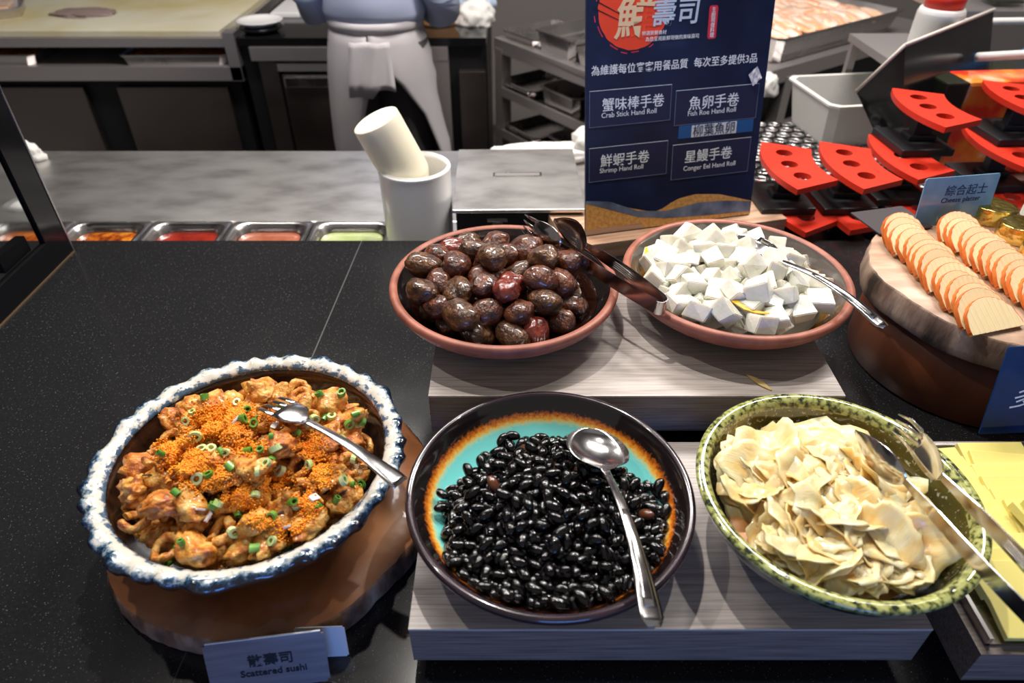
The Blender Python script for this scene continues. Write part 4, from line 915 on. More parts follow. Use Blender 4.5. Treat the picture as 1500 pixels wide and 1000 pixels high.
# ---------------------------------------------------------------- yellow cheese on a tray
t = thing('cheese_tray', 'shallow grey steel tray under the yellow cheese slices', 'tray', (.65, .46, .072))
boxo('tray_base', (0, 0, .0015), (.40, .252, .003), M['steel'], t); boxo('tray_rim', (0, .124, .006), (.40, .004, .012), M['steel'], t); boxo('tray_rim', (-.198, 0, .006), (.004, .252, .012), M['steel'], t)
bm = bmesh.new(); box(bm, (0, 0, 0), (.078, .078, .0075), bevel=.0012); yc = bpy.data.meshes.new('cheese_square'); bmesh.ops.recalc_face_normals(bm, faces=bm.faces); bm.to_mesh(yc); bm.free(); yc.materials.append(M['yellow_cheese'])
def ycol(n, x0, y0, x1, y1, colname, rz0, tilt):
    for i in range(n):
        u = i / (n - 1)
        o = place('cheese_square', yc, (x0 + (x1 - x0) * u + rng.uniform(-.003, .003), y0 + (y1 - y0) * u, .0875 + (.001 if i else 0)), (tilt, R(2) * (i % 2), rz0 + rng.uniform(-.12, .12)))
        k = n - 1 - i; tag(o, f'yellow square cheese slice, {ORD[k]}' + (' from the front' if k else '') + f' in the {colname} column of the steel tray', 'cheese', f'yellow cheese slices in the {colname} column')
ycol(11, .498, .525, .505, .372, 'left', R(6), R(9)); ycol(10, .572, .535, .585, .380, 'right', R(-4), R(12))
for i, (x, y, z, rz, l) in enumerate(((.540, .478, .104, .3, 'lower'), (.545, .470, .112, .15, 'upper'))):
    o = place('cheese_square', yc, (x + .03, y - .02, z), (R(8), R(4), rz), (.75, .6, 1.5)); tag(o, f'small thick yellow cheese piece, {l} of the pair on the squares', 'cheese', 'thick yellow cheese pieces')

# ---------------------------------------------------------------- prep ledge, pans, canister, box
LZ = -.06
lg = thing('prep_ledge', 'long scratched steel prep bench behind the black counter', 'bench', (0, 0, 0))
b2('bench_top', -1.6, .86, 1.425, 1.845, LZ - .03, LZ, M['ledge'], lg, .004)
b2('bench_top', .86, 1.75, 1.425, 1.80, LZ - .03, LZ, M['ledge'], lg, .004)
PX = [-1.20, -1.017, -.834, -.648, -.460, -.272]
b2('bench_front_strip', -1.6, 1.75, BACKY, 1.252, LZ - .03, LZ - .002, M['ledge'], lg)
b2('bench_infill', -.272, 1.75, 1.252, 1.425, LZ - .03, LZ, M['ledge'], lg); b2('bench_infill', -1.6, PX[0], 1.252, 1.425, LZ - .03, LZ, M['ledge'], lg)
b2('bench_body', -1.55, 1.7, 1.43, 1.80, -.9, LZ - .03, M['black'], lg)
names = ['gastro pan of dark relish hidden by the glass case post', 'gastro pan of chunky orange chili relish', 'gastro pan of red sauce', 'gastro pan of brown pink sauce', 'gastro pan of pale green sauce beside the canister']
sau = ['chili', 'chili', 'red_sauce', 'pink_sauce', 'green_sauce']
for i in range(5):
    x0, x1 = PX[i], PX[i + 1]; w = x1 - x0 - .004; d = .172; t = thing('sauce_pan', names[i], 'pan', ((x0 + x1) / 2, 1.339, LZ), 0, 'sauce pans set in the steel bench')
    def rr_ring(w_, d_, r, z, n=6):
        out = []
        for cx, cy, a0 in ((w_ / 2 - r, d_ / 2 - r, 0), (-w_ / 2 + r, d_ / 2 - r, 90), (-w_ / 2 + r, -d_ / 2 + r, 180), (w_ / 2 - r, -d_ / 2 + r, 270)):
            out += [(cx + r * math.cos(R(a0 + 90 * k / (n - 1))), cy + r * math.sin(R(a0 + 90 * k / (n - 1))), z) for k in range(n)]
        return out
    rings = [rr_ring(w, d, .008, -.003), rr_ring(w, d, .008, .002), rr_ring(w - .020, d - .020, .030, .0035), rr_ring(w - .026, d - .026, .030, .001), rr_ring(w - .034, d - .034, .030, -.008), rr_ring(w - .044, d - .044, .030, -.030), rr_ring(w - .060, d - .060, .026, -.095)]
    loft('pan_shell', rings, M['steel'], t, 'last')
    rings = [rr_ring(w - .044, d - .044, .028, -.016), rr_ring(w - .09, d - .09, .02, -.011), rr_ring(w - .14, d - .14, .008, -.013)]
    s_ = loft('sauce_filling', rings, M[sau[i]], t, 'last'); s_['kind'] = 'stuff'
can = thing('canister', 'tall white round canister at the back of the counter', 'canister', (-.203, 1.34, LZ))
lathe('shell', smooth_prof([(0, 0), (.066, 0), (.071, .003), (.073, .02), (.0745, .15), (.0755, .170), (.0755, .1745), (.0735, .1760), (.0705, .1745), (.069, .165), (.068, .02), (0, .012)], 3), M['white_ceramic'], can, None, 72)
inn_ = thing('squeeze_bottle', 'cream plastic bottle standing upside down in the white canister', 'bottle', (-.196, 1.345, LZ + .10))
inn_.rotation_euler = (R(4), R(-23), 0)
lathe('bottle_body', smooth_prof([(0, 0), (.030, 0), (.034, .012), (.036, .03), (.047, .055), (.049, .075), (.049, .165), (.0485, .185), (.046, .1905), (.030, .1915), (0, .1915)], 3), M['cream_plastic'], inn_, None, 64)
bx = thing('steel_box', 'lidded steel box beside the white canister', 'box', (.012, 1.43, LZ), R(1))
boxo('box_body', (0, 0, .052), (.262, .300, .100), M['black_plastic'], bx, bevel=.003); boxo('lid', (0, 0, .106), (.276, .318, .008), M['ledge'], bx, bevel=.003)
boxo('lid_plate', (.0, .01, .1108), (.11, .022, .0016), M['steel'], bx, bevel=.0006); boxo('lid_plate_recess', (.0, .01, .1117), (.10, .014, .0006), M['rail_steel'], bx)
boxo('latch', (-.045, -.153, .085), (.042, .008, .008), M['steel'], bx, bevel=.001); boxo('latch_plate', (-.045, -.152, .074), (.022, .005, .014), M['steel'], bx)
def cloth(name, lab, loc, sx, sy, sz_, m, seed, rz=0):
    me = blob(name, ICO4, lambda v: Vector((v.x * sx, v.y * sy, max(v.z, -.3) * sz_)) * (1 + .25 * noise.noise(v * 2.2 + Vector((seed, 0, 0))) + .12 * noise.noise(v * 5 + Vector((seed, 0, 0)))), m)
    return tag(place(name, me, (loc[0], loc[1], loc[2] + sz_ * .3), (0, 0, rz)), lab, 'cloth')
cloth('folded_towel', 'long white towel rolled behind the steel box', (.08, 1.78, LZ), .17, .05, .035, M['cloth_white'], 3, .1)
cloth('folded_towel', 'crumpled white towel end against the navy board', (.235, 1.80, LZ), .075, .05, .07, M['cloth_white'], 6)
cloth('paper_scrap', 'crumpled white paper beyond the glass case post', (-1.16, 1.50, LZ), .045, .03, .012, M['cloth_white'], 8)
cloth('paper_scrap', 'white plastic scrap above the glass case post', (-1.34, 1.78, LZ), .06, .03, .04, M['cloth_white'], 12)

# ---------------------------------------------------------------- glass display case at the left
gc = thing('display_case', 'glass display case with black frame at the left edge', 'display case', (0, 0, 0))
XC = -.877
b2('corner_post', XC - .012, XC, 1.125, 1.189, 0, .62, M['black_gloss'], gc, .001); b2('bottom_rail', XC - .012, XC, .30, 1.125, 0, .055, M['black_gloss'], gc, .001)
b2('post_trim', XC - .0005, XC + .0015, 1.186, 1.190, 0, .62, M['steel'], gc); b2('rail_trim', XC - .0005, XC + .002, .30, 1.189, 0, .0025, mat('brass_trim', (.45, .30, .16), .3, .8), gc)
b2('glass_pane', XC - .010, XC - .005, .30, 1.125, .055, .62, M['glass'], gc); b2('case_floor', -1.55, XC - .012, .30, 1.18, 0, .01, M['black'], gc)
b2('back_pane', -1.55, XC - .012, 1.180, 1.186, .01, .62, M['glass'], gc); b2('latch_block', XC - .030, XC - .013, 1.02, 1.10, .055, .085, M['black_gloss'], gc)
b2('case_top', -1.55, XC, .30, 1.189, .62, .65, M['black'], gc)
lathe('brass_knob', [(0, 0), (.012, 0), (.016, .012), (.010, .024), (0, .027)], M['gold'], None, (-1.06, 1.06, .12), 24)
kn = COL.objects[-1]; kn.parent = gc
cloth('wrapped_parcel', 'grey wrapped parcel inside the glass case', (-1.16, 1.02, .01), .10, .09, .06, mat('grey_wrap', (.12, .12, .12), .4), 20)

# ---------------------------------------------------------------- red hand roll stands
def fan_pts(z):
    ri, ro, h = .187, .292, R(24.5); return [(-ro * math.cos(a), -ro * math.sin(a)) for a in np.linspace(-h, h, 16)], [(-ri * math.cos(a), -ri * math.sin(a)) for a in np.linspace(h, -h, 10)]
def make_stand(lab):
    t = thing('hand_roll_stand', lab, 'stand', (0, 0, 0), 0, 'red hand roll stands')
    # plate with three holes, built with a boolean-free grid: outline and holes filled by triangulation
    o, i = fan_pts(0); out = [(x + .24, y) for x, y in o + i]
    bm = bmesh.new(); E = []
    def ring(pts):
        vs = [bm.verts.new((x, y, 0)) for x, y in pts]; E.extend(bm.edges.new((vs[k], vs[(k + 1) % len(vs)])) for k in range(len(vs)))
    ring(out)
    for a in (-R(14), 0, R(14)):
        cx, cy = .24 - .243 * math.cos(a), -.243 * math.sin(a); ring([(cx + .0175 * math.cos(2 * PI * k / 20), cy + .0175 * math.sin(2 * PI * k / 20)) for k in range(20)])
    bmesh.ops.triangle_fill(bm, edges=E, use_beauty=True, use_dissolve=False)
    r = bmesh.ops.extrude_face_region(bm, geom=list(bm.faces)); bmesh.ops.translate(bm, vec=(0, 0, -.012), verts=[v for v in r['geom'] if isinstance(v, bmesh.types.BMVert)])
    obj('red_plate', bm, M['red'], t, (0, 0, .085))
    boxo('base', (-.01, 0, .008), (.115, .135, .016), M['black_plastic'], t, R(3), .003)
    bm = bmesh.new(); box(bm, (0, 0, 0), (.040, .024, .052), bevel=.002); obj('stem', bm, M['black_plastic'], t, (.0, 0, .045))
    bm = bmesh.new(); box(bm, (0, 0, 0), (.060, .040, .012), bevel=.003); obj('stem_foot', bm, M['black_plastic'], t, (.0, 0, .022))
    return t
s0 = make_stand('red hand roll stand right beside the navy board'); s0.location = (.582, 1.350, .030)
stands = [((.712, 1.352, .030), 0, 'second red hand roll stand from the navy board'), ((.838, 1.395, .030), 0, 'lower red hand roll stand under another one, left stack'),
          ((.888, 1.452, .115), 0, 'topmost red hand roll stand of the left stack'), ((1.085, 1.455, .030), 0, 'lower red hand roll stand under another one, right stack'), ((1.125, 1.510, .115), 0, 'topmost red hand roll stand of the right stack'),
          ((1.33, 1.56, .030), 0, 'red hand roll stand cut off by the right edge'),
          ((.600, 1.335, -.055), .12, 'bottom red stand under the one beside the navy board'), ((.722, 1.338, -.055), -.12, 'bottom red stand under the second from the navy board'), ((.86, 1.375, -.055), .05, 'bottom red stand of the left stack'), ((1.09, 1.43, -.055), .0, 'bottom red stand of the right stack'), ((1.33, 1.54, -.055), 0, 'bottom red stand at the right edge')]
for loc, rz, l in stands: dup(s0, location=loc, rotation_euler=(0, 0, rz), label=l)
# perforated drain grid
dg = thing('drain_grid', 'black perforated drain grid with shiny steel holes behind the red stands', 'grid', (.80, 1.72, LZ))
boxo('grid_plate', (0, 0, .02), (.50, .50, .03), M['black_gloss'], dg, bevel=.003)
parts = []
for i in range(12):
    for j in range(12):
        V, F, _ = lathe_data([(.009, 0), (.0175, 0), (.0175, .004), (.012, .005)], 14, None, True); x = -.225 + i * .041 + (.02 if j % 2 else 0); y = -.225 + j * .041; sx_ = 1.0 + .1 * rng.random()
        parts.append(([(v[0] * sx_ + x, v[1] * .8 + y, v[2] + .035 + rng.random() * .0004) for v in V], F))
V, F = merge(parts); g_ = pyd('steel_hole_rims', V, F, M['steel'], dg); g_['kind'] = 'stuff'

# ---------------------------------------------------------------- plastic tubs, bottle, panel
tb = thing('plastic_tub', 'translucent white plastic tub behind the red stands', 'tub', (.955, 1.90, LZ), R(8))
def open_box(name, w0, d0, w1, d1, h, t, m, parent, lip=0.0):
    def rg(w, d, z, r=.02): return [(sx * w / 2 + cx, sy * d / 2 + cy, z) for sx, sy, cx, cy in ((1, 1, -r, 0), (1, 1, 0, -r), (1, -1, 0, r), (1, -1, -r, 0), (-1, -1, r, 0), (-1, -1, 0, r), (-1, 1, 0, -r), (-1, 1, r, 0))][::-1]
    rings = [rg(w0, d0, 0), rg(w1, d1, h - .006)] + ([rg(w1 + lip, d1 + lip, h - .005), rg(w1 + lip, d1 + lip, h)] if lip else [rg(w1, d1, h)]) + [rg(w1 - 2 * t, d1 - 2 * t, h), rg(w0 - 2 * t, d0 - 2 * t, t)]
    return loft(name, rings, m, parent, True, False)
open_box('tub_shell', .24, .20, .29, .25, .155, .004, M['white_plastic'], tb, .016)
bt = thing('sauce_bottle', 'frosted squeeze bottle with bright red cap', 'bottle', (1.085, 1.87, .190))
lathe('bottle_body', smooth_prof([(0, 0), (.050, 0), (.055, .004), (.056, .09), (.054, .108), (.045, .116), (0, .116)], 3), M['white_plastic'], bt, None, 48); lathe('red_cap', [(0, .116), (.046, .116), (.047, .150), (.03, .157), (.012, .195), (0, .197)], M['red'], bt, None, 40)
lb_ = thing('supply_rack', 'grey steel rack under the red capped bottle', 'rack', (1.055, 1.95, LZ))
boxo('rack_top', (0, 0, .240), (.17, .28, .02), M['rail_steel'], lb_); [boxo('leg', (sx * .07, sy * .12, .115), (.02, .02, .23), M['rail_steel'], lb_) for sx in (-1, 1) for sy in (-1, 1)]
# leaning dark panel with a beige edge, clear wrapped packs in front
A_ = at(1326, 66, .25); B_ = at(1456, 14, .25); C_ = at(1258, 128, .13)
A_ = Vector((.86, 1.60, .225)); B_ = Vector((1.20, 1.78, .30)); C_ = Vector((.80, 1.58, .12))
A_ = at(1326, 66, .275); B_ = at(1456, 14, .285); C_ = at(1254, 134, .150); D_ = Vector((1.30, 1.66, .05)); E_ = Vector((.95, 1.62, .0))
wp = thing('seaweed_box', 'open black seaweed box lid with beige edges behind the red stands', 'box', tuple(C_))
def quad(name, a, b, c, d, t, m, parent):
    n = (b - a).cross(d - a).normalized() * t; o0 = parent.location; V = [p - o0 for p in (a, b, c, d)] + [p - o0 + n for p in (a, b, c, d)]
    return pyd(name, V, [(0, 1, 2, 3), (7, 6, 5, 4), (0, 4, 5, 1), (1, 5, 6, 2), (2, 6, 7, 3), (3, 7, 4, 0)], m, parent, None, False)
dn = Vector((.05, -.03, -.20))
quad('lid_panel', A_, B_, B_ + dn, A_ + dn, .004, M['black_gloss'], wp); quad('side_panel', C_, A_, A_ + dn, C_ + Vector((.08, -.05, -.12)), .004, M['black_gloss'], wp)
V, F = tube([A_ - wp.location, B_ - wp.location], .0045, 6); pyd('beige_edge', V, F, M['beige'], wp); V, F = tube([C_ - wp.location, A_ - wp.location], .0045, 6); pyd('beige_edge', V, F, M['beige'], wp)
pk = thing('wrapped_pack', 'film wrapped red and orange printed pack at the right edge', 'pack', (1.27, 1.74, LZ), R(4))
boxo('printed_pack', (0, 0, .12), (.34, .10, .24), M['orange_pack'], pk, bevel=.01); boxo('olive_band', (-.20, 0, .12), (.06, .11, .24), M['olive'], pk, bevel=.005)
cl = thing('clear_box', 'clear plastic box with rounded rims at the right edge', 'box', (1.60, 2.02, LZ), R(3))
open_box('clear_shell', .74, .26, .80, .33, .26, .004, M['clear'], cl, .02)
V, F = tube([(-.42 + .80 * i / 12, -.175, .258 + .010 * math.sin(PI * i / 12)) for i in range(13)], .011, 10); pyd('rounded_rim', V, F, M['white_plastic'], cl)
V, F = tube([(-.30 + .7 * i / 12, .165, .262) for i in range(13)], .010, 10); pyd('rounded_rim', V, F, M['white_plastic'], cl)
boxo('dark_lining', (-.04, .0, .10), (.60, .22, .18), M['olive'], cl, bevel=.01)
boxo('blue_label', (-.02, -.02, .21), (.22, .14, .010), M['blue_card'], cl); 
gd = lathe('glass_dish', [(0, 0), (.05, 0), (.085, .02), (.088, .022), (.050, .006), (0, .005)], M['clear'], None, tuple(at(1465, 5, .20)), 48); tag(gd, 'round clear dish at the top right corner', 'dish')
boxo('dark_filling', (0, 0, .012), (.09, .09, .008), M['olive'], gd)
shf = thing('back_shelf', 'grey steel shelf under the clear dish', 'shelf', (gd.location.x, gd.location.y, 0)); boxo('shelf_board', (.15, .05, gd.location.z - .012), (.7, .3, .02), M['rail_steel'], shf); [boxo('leg', (x, y, -.33), (.02, .02, .66 + gd.location.z * 2 - .4), M['rail_steel'], shf) for x in (-.15, .45) for y in (-.05, .15)]
cloth('small_container', 'small clear container with pink contents beside the navy board', tuple(at(1122, 138, -.05)), .035, .03, .05, M['white_plastic'], 2)

# ---------------------------------------------------------------- angled steel counter with trays
ang = math.atan2(.588, .809)
ac = thing('angled_counter', 'angled steel counter with open tray shelves behind the navy board', 'counter', (.46, 2.06, 0), ang)
boxo('top_rail', (.80, .02, -.02), (1.6, .04, .05), M['rail_steel'], ac); boxo('counter_top', (.80, .45, -.012), (1.6, .88, .02), M['rail_steel'], ac)
boxo('side_rail', (.02, .45, -.02), (.04, .90, .05), M['rail_steel'], ac)
boxo('lower_rail', (.80, .03, -.24), (1.6, .03, .05), M['rail_steel'], ac)
for x, y in ((.02, .02), (.62, .02), (1.55, .02), (.02, .87)): boxo('post', (x, y, -.47), (.045, .045, .88), M['rail_steel'], ac)
for z in (-.19, -.36, -.55): boxo('side_shelf', (.25, .45, z), (.50, .86, .018), M['door_steel'], ac); boxo('shelf_lip', (.003, .45, z + .002), (.012, .88, .034), M['rail_steel'], ac)
boxo('back_panel', (.52, .45, -.45), (.02, .86, .86), M['black'], ac); boxo('front_panel', (1.0, .10, -.45), (1.1, .02, .80), M['black'], ac)
def uw(u, w, z): return (.46 + u * math.cos(ang) - w * math.sin(ang), 2.06 + u * math.sin(ang) + w * math.cos(ang), z)
k = 0
for z, items in ((0, ((.16, .14), (.16, .36), (.16, .58), (.16, .78))), (-.181, ((.14, .22), (.14, .52), (.14, .78))), (-.351, ((.14, .16), (.14, .46), (.14, .74)))):
    for (u, w) in items:
        lv = {0: 'on top of the angled counter', -.181: 'on the upper shelf of the angled counter', -.351: 'on the middle shelf of the angled counter'}[z]
        pos_ = ['nearest the navy board', 'second from the navy board', 'third from the navy board', 'farthest from the navy board'][k % 4 if z == 0 else items.index((u, w))]
        t = thing('steel_tray', f'shallow steel tray {lv}, {pos_}', 'tray', uw(u, w, z), ang, 'steel trays on the angled counter')
        open_box('tray_shell', .24, .19, .26, .21, .035 + .02 * (k % 3), .003, M['steel'], t, .012); k += 1
cloth('grey_cloth', 'pale grey folded cloth on the angled counter shelf', uw(.10, .25, -.34), .09, .05, .03, M['cloth_white'], 31, ang)
# salmon tray
t = thing('salmon_tray', 'deep steel tray of sliced raw salmon on the angled counter', 'tray', uw(.96, .28, .0), ang)
open_box('tray_shell', .70, .44, .75, .48, .085, .003, M['steel'], t, .018)
sm = blob('salmon_fillet', ICO3, lambda v: Vector((v.x * .085, v.y * .034, v.z * .014)) * (1 + .12 * noise.noise(v * 2)), M['salmon'])
sp_ = []
for i in range(9):
    for j in range(6):
        u, w = .67 + i * .072 + rng.uniform(-.01, .01), .125 + j * .062 + rng.uniform(-.01, .01); x, y, z = uw(u, w, .070 + rng.uniform(-.004, .008)); sp_.append((x, y, z, j, i))
rown = ['front', 'second', 'third', 'fourth', 'fifth', 'back']
for x, y, z, j, i in sp_:
    tag(place('salmon_fillet', sm, (x, y, z), (rng.uniform(-.1, .1), rng.uniform(-.1, .1), ang + R(62) + rng.uniform(-.25, .25))), f'raw salmon strip in the {rown[j]} row of the deep tray, {ORD[i] if i else "first"} from the left', 'salmon', 'raw salmon strips in the deep tray')
cloth('salmon_layer', 'raw salmon lying beneath the strips in the deep tray', uw(.96, .28, .004), .31, .19, .060, M['salmon'], 40, ang)['category'] = 'salmon'
COL.objects[-1]['kind'] = 'stuff'

# ---------------------------------------------------------------- far counters
fc = thing('far_counter', 'far left steel counter with cutting top and two cabinet doors', 'counter', (0, 0, 0)); FY = 2.80
b2('top_lip', -2.7, -1.115, FY, 3.55, -.035, 0, M['rail_steel'], fc, .002); b2('shelf_board', -2.7, -1.07, FY - .01, 3.5, -.16, -.105, M['rail_steel'], fc, .002)
b2('end_post', -1.115, -1.07, FY - .01, FY + .05, -.16, .02, M['rail_steel'], fc); b2('cabinet_body', -2.7, -1.10, FY + .03, 3.5, -.9, -.165, M['black'], fc)
b2('shelf_back', -2.7, -1.07, 3.3, 3.34, -.105, -.035, M['black'], fc)
b2('door', -2.35, -1.735, FY + .005, FY + .03, -.88, -.19, M['door_steel'], fc, .003); b2('door', -1.60, -1.15, FY + .005, FY + .03, -.88, -.19, M['door_steel'], fc, .003)
tag(b2('cutting_board', -2.25, -1.13, FY + .01, 3.5, .0, .025, M['board_white'], None, .005), 'large yellowed white cutting board on the far left counter', 'cutting board')
for x, l in ((-2.10, 'left steel drawer tray under the cutting board'), (-1.34, 'right steel drawer tray under the cutting board')):
    t = thing('drawer_tray', l, 'tray', (x, FY + .13, -.105), 0, 'drawer trays under the cutting board'); open_box('tray_shell', .40, .24, .42, .25, .040, .003, M['steel'], t, .01)
    boxo('yellow_scraps', (0, 0, .022), (.36, .2, .02), M['chili'], t, bevel=.004)['kind'] = 'stuff'
cloth('fish_skin', 'greyish fish skin left on the large cutting board', (-1.78, 3.08, .025), .13, .08, .012, mat('grey_fish_skin', (.30, .22, .20), .4), 50)
t = thing('dark_tray', 'dark edged tray at the top left corner', 'tray', (-2.18, 3.03, .025), R(25)); open_box('tray_shell', .3, .2, .32, .22, .04, .004, M['rail_steel'], t, .01); boxo('pink_fish', (0, 0, .03), (.24, .15, .02), M['salmon'], t, bevel=.008)
f2 = thing('middle_counter', 'black topped far counter with steel cabinet behind the chef', 'counter', (0, 0, 0))
b2('black_top', -1.068, -.10, FY, 3.6, -.03, 0, M['black_gloss'], f2, .002); b2('front_rail', -1.025, -.25, FY - .005, FY + .02, -.085, -.032, M['rail_steel'], f2, .002)
b2('left_stile', -1.00, -.93, FY - .002, FY + .02, -.88, -.085, M['door_steel'], f2); b2('right_stile', -.33, -.25, FY - .002, FY + .02, -.88, -.085, M['rail_steel'], f2); b2('inner_rail', -.93, -.33, FY + .0, FY + .02, -.125, -.095, M['rail_steel'], f2)
b2('cabinet_door', -.92, -.34, FY + .005, FY + .025, -.88, -.14, M['door_steel'], f2, .002); b2('door_handle', -.91, -.36, FY - .012, FY + .006, -.185, -.145, M['steel'], f2, .003)
b2('cabinet_body', -1.066, -.10, FY + .025, 3.55, -.9, -.032, M['black'], f2); b2('side_cabinet', -.21, -.105, FY - .02, FY + .02, -.88, -.12, M['door_steel'], f2, .003)
pt = thing('dinner_plate', 'white round plate on a stack at the end of the far counter', 'plate', (-.995, 2.90, 0))
lathe('plate_dish', smooth_prof([(0, .0), (.05, 0), (.085, .018), (.087, .022), (.082, .022), (.05, .012), (0, .010)], 2), M['white_ceramic'], pt, (0, 0, .022), 48); lathe('lower_dish', [(0, 0), (.06, 0), (.088, .02), (.08, .022), (0, .022)], M['black_gloss'], pt, None, 48)
tag(b2('white_tray', -1.02, -.83, 3.12, 3.38, 0, .02, M['white_ceramic'], None, .004), 'white rectangular tray behind the round plate', 'tray')
tag(lathe('wooden_tub', smooth_prof([(0, 0), (.075, 0), (.082, .01), (.086, .06), (.086, .14), (.078, .142), (.076, .02), (0, .015)], 2), M['tan'], None, (-.305, 3.04, 0), 48), 'round tan wooden tub beside the chef', 'tub')
cloth('crumpled_cloth', 'crumpled white cloth right of the wooden tub', (-.150, 3.02, 0), .075, .06, .07, M['cloth_white'], 61)
cloth('plastic_bags', 'pale blue plastic bags behind the crumpled cloth', (-.16, 3.22, 0), .09, .06, .08, mat('pale_blue_film', (.45, .55, .70), .3), 66)

# ---------------------------------------------------------------- the chef, seen from behind
CX, CY, F0 = -.463, 2.50, -.90
ch = thing('person', 'person in pale blue smock and pale grey apron seen from behind', 'person', (CX, CY, F0), R(-4))
def skin_mesh(name, verts, edges, radii, m, parent, sub=2):
    me = bpy.data.meshes.new(name); me.from_pydata(verts, edges, []); o = bpy.data.objects.new(name, me); COL.objects.link(o)
    md = o.modifiers.new('s', 'SKIN'); md.use_smooth_shade = True
    for v, r in zip(me.skin_vertices[0].data, radii): v.radius = (r, r) if not isinstance(r, tuple) else r
    me.skin_vertices[0].data[0].use_root = True
    o.modifiers.new('d', 'SUBSURF').levels = sub; o.modifiers[-1].render_levels = sub
    bpy.context.view_layer.update(); dgr = bpy.context.evaluated_depsgraph_get(); nm = bpy.data.meshes.new_from_object(o.evaluated_get(dgr)); bpy.data.objects.remove(o)
    for p in nm.polygons: p.use_smooth = True
    nm.materials.clear(); nm.materials.append(m); q = bpy.data.objects.new(name, nm); COL.objects.link(q); q.parent = parent; return q
Vb = [(0, 0, .93), (0, 0, 1.10), (0, .01, 1.28), (0, .02, 1.40), (0, .03, 1.47), (0, .05, 1.56), (0, .06, 1.63),
      (-.085, 0, .88), (-.10, .01, .48), (-.105, -.01, .08), (-.11, .12, .04), (.085, 0, .88), (.10, .01, .48), (.105, -.01, .08), (.11, .12, .04),
      (-.16, .01, 1.36), (-.215, -.02, 1.12), (-.15, .20, 1.04), (-.12, .28, 1.03), (.16, .01, 1.36), (.20, .0, 1.12), (.13, .20, 1.05), (.10, .28, 1.03)]
Eb = [(0, 1), (1, 2), (2, 3), (3, 4), (4, 5), (5, 6), (0, 7), (7, 8), (8, 9), (9, 10), (0, 11), (11, 12), (12, 13), (13, 14), (3, 15), (15, 16), (16, 17), (17, 18), (3, 19), (19, 20), (20, 21), (21, 22)]
Rb = [.12, .105, .125, .10, .052, .085, .075, .085, .055, .038, .032, .085, .055, .038, .032, .055, .042, .030, .028, .055, .042, .030, .028]
skin_mesh('body', Vb, Eb, Rb, M['skin'], ch)
for sx, hx in ((-1, -.12), (1, .10)):                                           # five fingers and a thumb to each hand
    for q in range(4):
        b = Vector((hx + (q - 1.5) * .017, .29, 1.03)); ln = (.066, .074, .070, .056)[q]
        skin_mesh('finger', [tuple(b), tuple(b + Vector((0, ln * .5, 0))), tuple(b + Vector((0, ln * .8, -.015))), tuple(b + Vector((0, ln * .95, -.032)))], [(0, 1), (1, 2), (2, 3)], [.0095, .0085, .008, .007], M['skin'], ch, 1)
    b = Vector((hx - sx * .022, .26, 1.03)); skin_mesh('thumb', [tuple(b), tuple(b + Vector((-sx * .02, .025, -.005))), tuple(b + Vector((-sx * .022, .048, -.014)))], [(0, 1), (1, 2)], [.011, .010, .008], M['skin'], ch, 1)
def garment(name, levels, m, a0=0, a1=2 * PI, thick=.004, n=56, fold=.0, ff=9, seed=0):
    """levels: (z, rx, ry, cx, cy[, a0, a1]); angle 0 = the chef's right, 90 = forward (away)"""
    rings = []
    for li, lv in enumerate(levels):
        z, rx, ry, cx, cy = lv[:5]; s0_, s1_ = (lv[5], lv[6]) if len(lv) > 5 else (a0, a1); rg = []
        for k in range(n):
            a = s0_ + (s1_ - s0_) * k / (n - 1); f_ = 1 + fold * (li / len(levels)) * math.sin(a * ff + seed + .3 * li) + .02 * noise.noise(Vector((a * 2, z * 6, seed)))
            rg.append(Vector((cx + rx * f_ * math.cos(a), cy + ry * f_ * math.sin(a), z)))
        rings.append(rg)
    V = [p for r in rings for p in r]; F = [(i * n + k, i * n + k + 1, (i + 1) * n + k + 1, (i + 1) * n + k) for i in range(len(rings) - 1) for k in range(n - 1)]
    o = pyd(name, V, F, m, ch); sd = o.modifiers.new('t', 'SOLIDIFY'); sd.thickness = thick; return o
for sx in (-1, 1):
    garment('trouser_leg', [(.98, .105, .11, sx * .062, 0), (.85, .105, .11, sx * .075, 0), (.65, .085, .09, sx * .085, .0), (.45, .078, .082, sx * .095, 0), (.2, .072, .075, sx * .10, 0), (.07, .07, .075, sx * .105, 0)], M['trousers'], fold=.05)
garment('smock', [(1.035, .165, .125, 0, .0), (1.07, .175, .14, 0, 0), (1.12, .165, .13, 0, 0), (1.25, .175, .13, 0, .01), (1.36, .180, .12, 0, .015), (1.42, .150, .105, 0, .02), (1.455, .105, .085, 0, .03), (1.48, .070, .068, 0, .035)], M['shirt'], fold=.05, ff=7)
for sx in (-1, 1):
    P = [Vector((sx * .11, .015, 1.41)), Vector((sx * .165, .01, 1.375)), Vector((sx * .205, -.01, 1.25)), Vector((sx * .225, -.02, 1.13)), Vector((sx * .215, .04, 1.075)), Vector((sx * .18, .12, 1.06)), Vector((sx * .16, .17, 1.05))]
    V, F = tube(P, [.050, .066, .068, .070, .072, .060, .046], 18); V = [tuple(Vector(v) * (1 + .012 * noise.noise(Vector(v) * 14))) for v in V]; pyd('sleeve', V, F, M['shirt'], ch)
BK = -PI / 2  # the back, towards the camera
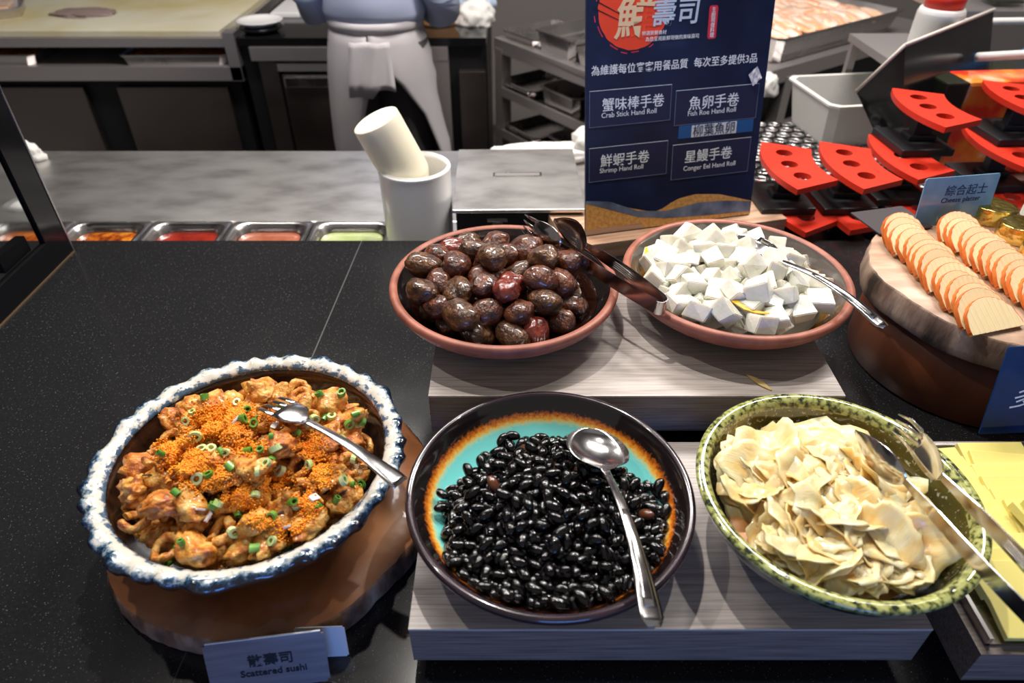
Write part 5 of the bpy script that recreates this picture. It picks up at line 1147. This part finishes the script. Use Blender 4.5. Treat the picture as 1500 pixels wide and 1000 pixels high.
garment('apron', [(1.045, .150, .130, 0, 0, BK + .01, BK + 2 * PI - .01), (.98, .165, .145, 0, 0, BK + .02, BK + 2 * PI - .02), (.93, .175, .155, 0, 0, BK + .15, BK + 2 * PI + .05), (.86, .185, .160, 0, 0, BK + .55, BK + 2 * PI - .0), (.75, .195, .165, 0, 0, BK + .95, BK + 2 * PI - .2), (.62, .21, .17, .01, 0, BK + 1.15, BK + 2 * PI - .30), (.45, .22, .18, .02, 0, BK + 1.38, BK + 2 * PI - .25), (.35, .22, .18, .02, 0, BK + 1.42, BK + 2 * PI - .25)], M['apron'], fold=.04, ff=8)
garment('apron_band', [(1.05, .158, .136, 0, 0), (1.035, .160, .139, 0, 0), (1.02, .160, .139, 0, 0)], M['apron'])
pyd('hanging_cloth', [(-.055 + .13 * i / 8 + .004 * j * (i / 8 - .5), -.158 - .010 * math.sin(i * 1.4 + j * .3) - .003 * j, 1.0 - .145 * j / 8 - (.025 if i < 5 and j == 8 else 0)) for j in range(9) for i in range(9)], [(j * 9 + i, j * 9 + i + 1, (j + 1) * 9 + i + 1, (j + 1) * 9 + i) for j in range(8) for i in range(8)], M['apron'], ch).modifiers.new('t', 'SOLIDIFY').thickness = .004
for sx in (-1, 1): place('shoe', blob('shoe', ICO3, lambda v: Vector((v.x * .045, v.y * .125, max(v.z, -.55) * .05)), M['black_plastic']), (sx * .11, .05, .0275), parent=ch)
place('hair', blob('hair', ICO3, lambda v: Vector((v.x * .088, v.y * .098, v.z * .10)) * (1 if v.y < .4 or v.z > .3 else .9), M['hair']), (0, .035, 1.60), parent=ch)
lathe('cap', [(0, .06), (.07, .058), (.085, .04), (.09, 0), (.086, -.01), (0, -.005)], M['apron'], ch, (0, .04, 1.665), 32)
place('nose', blob('nose', ICO2, lambda v: Vector((v.x * .014, v.y * .022, v.z * .022)), M['skin']), (0, .145, 1.575), parent=ch)
for sx in (-1, 1):
    place('ear', blob('ear', ICO2, lambda v: Vector((v.x * .010, v.y * .020, v.z * .030)), M['skin']), (sx * .088, .045, 1.58), parent=ch); place('eye', blob('eye', ICO2, lambda v: v * .011, M['hair']), (sx * .030, .128, 1.595), parent=ch)
place('mouth', blob('mouth', ICO2, lambda v: Vector((v.x * .024, v.y * .006, v.z * .006)), M['ink_pink']), (0, .133, 1.535), parent=ch)
# track spots as fixtures
for (x, y, l) in ((-.15, 1.10, 'black track spot in the middle over the counter'), (.62, 1.00, 'black track spot over the cheese board'), (-.85, .85, 'black track spot over the glass case')):
    t = thing('track_spotlight', l, 'lamp', (x, y, 1.76)); lathe('spot_can', [(.035, -.02), (.04, .08), (.03, .10), (0, .10)], M['black'], t, None, 24); b2('spot_stem', -.006, .006, -.006, .006, .10, .24, M['black'], t)
    COL.objects[-2].data.polygons.foreach_set('use_smooth', [True] * len(COL.objects[-2].data.polygons))
print('objects', len(bpy.data.objects), 'tris', sum(len(o.data.polygons) for o in bpy.data.objects if o.type == 'MESH'))
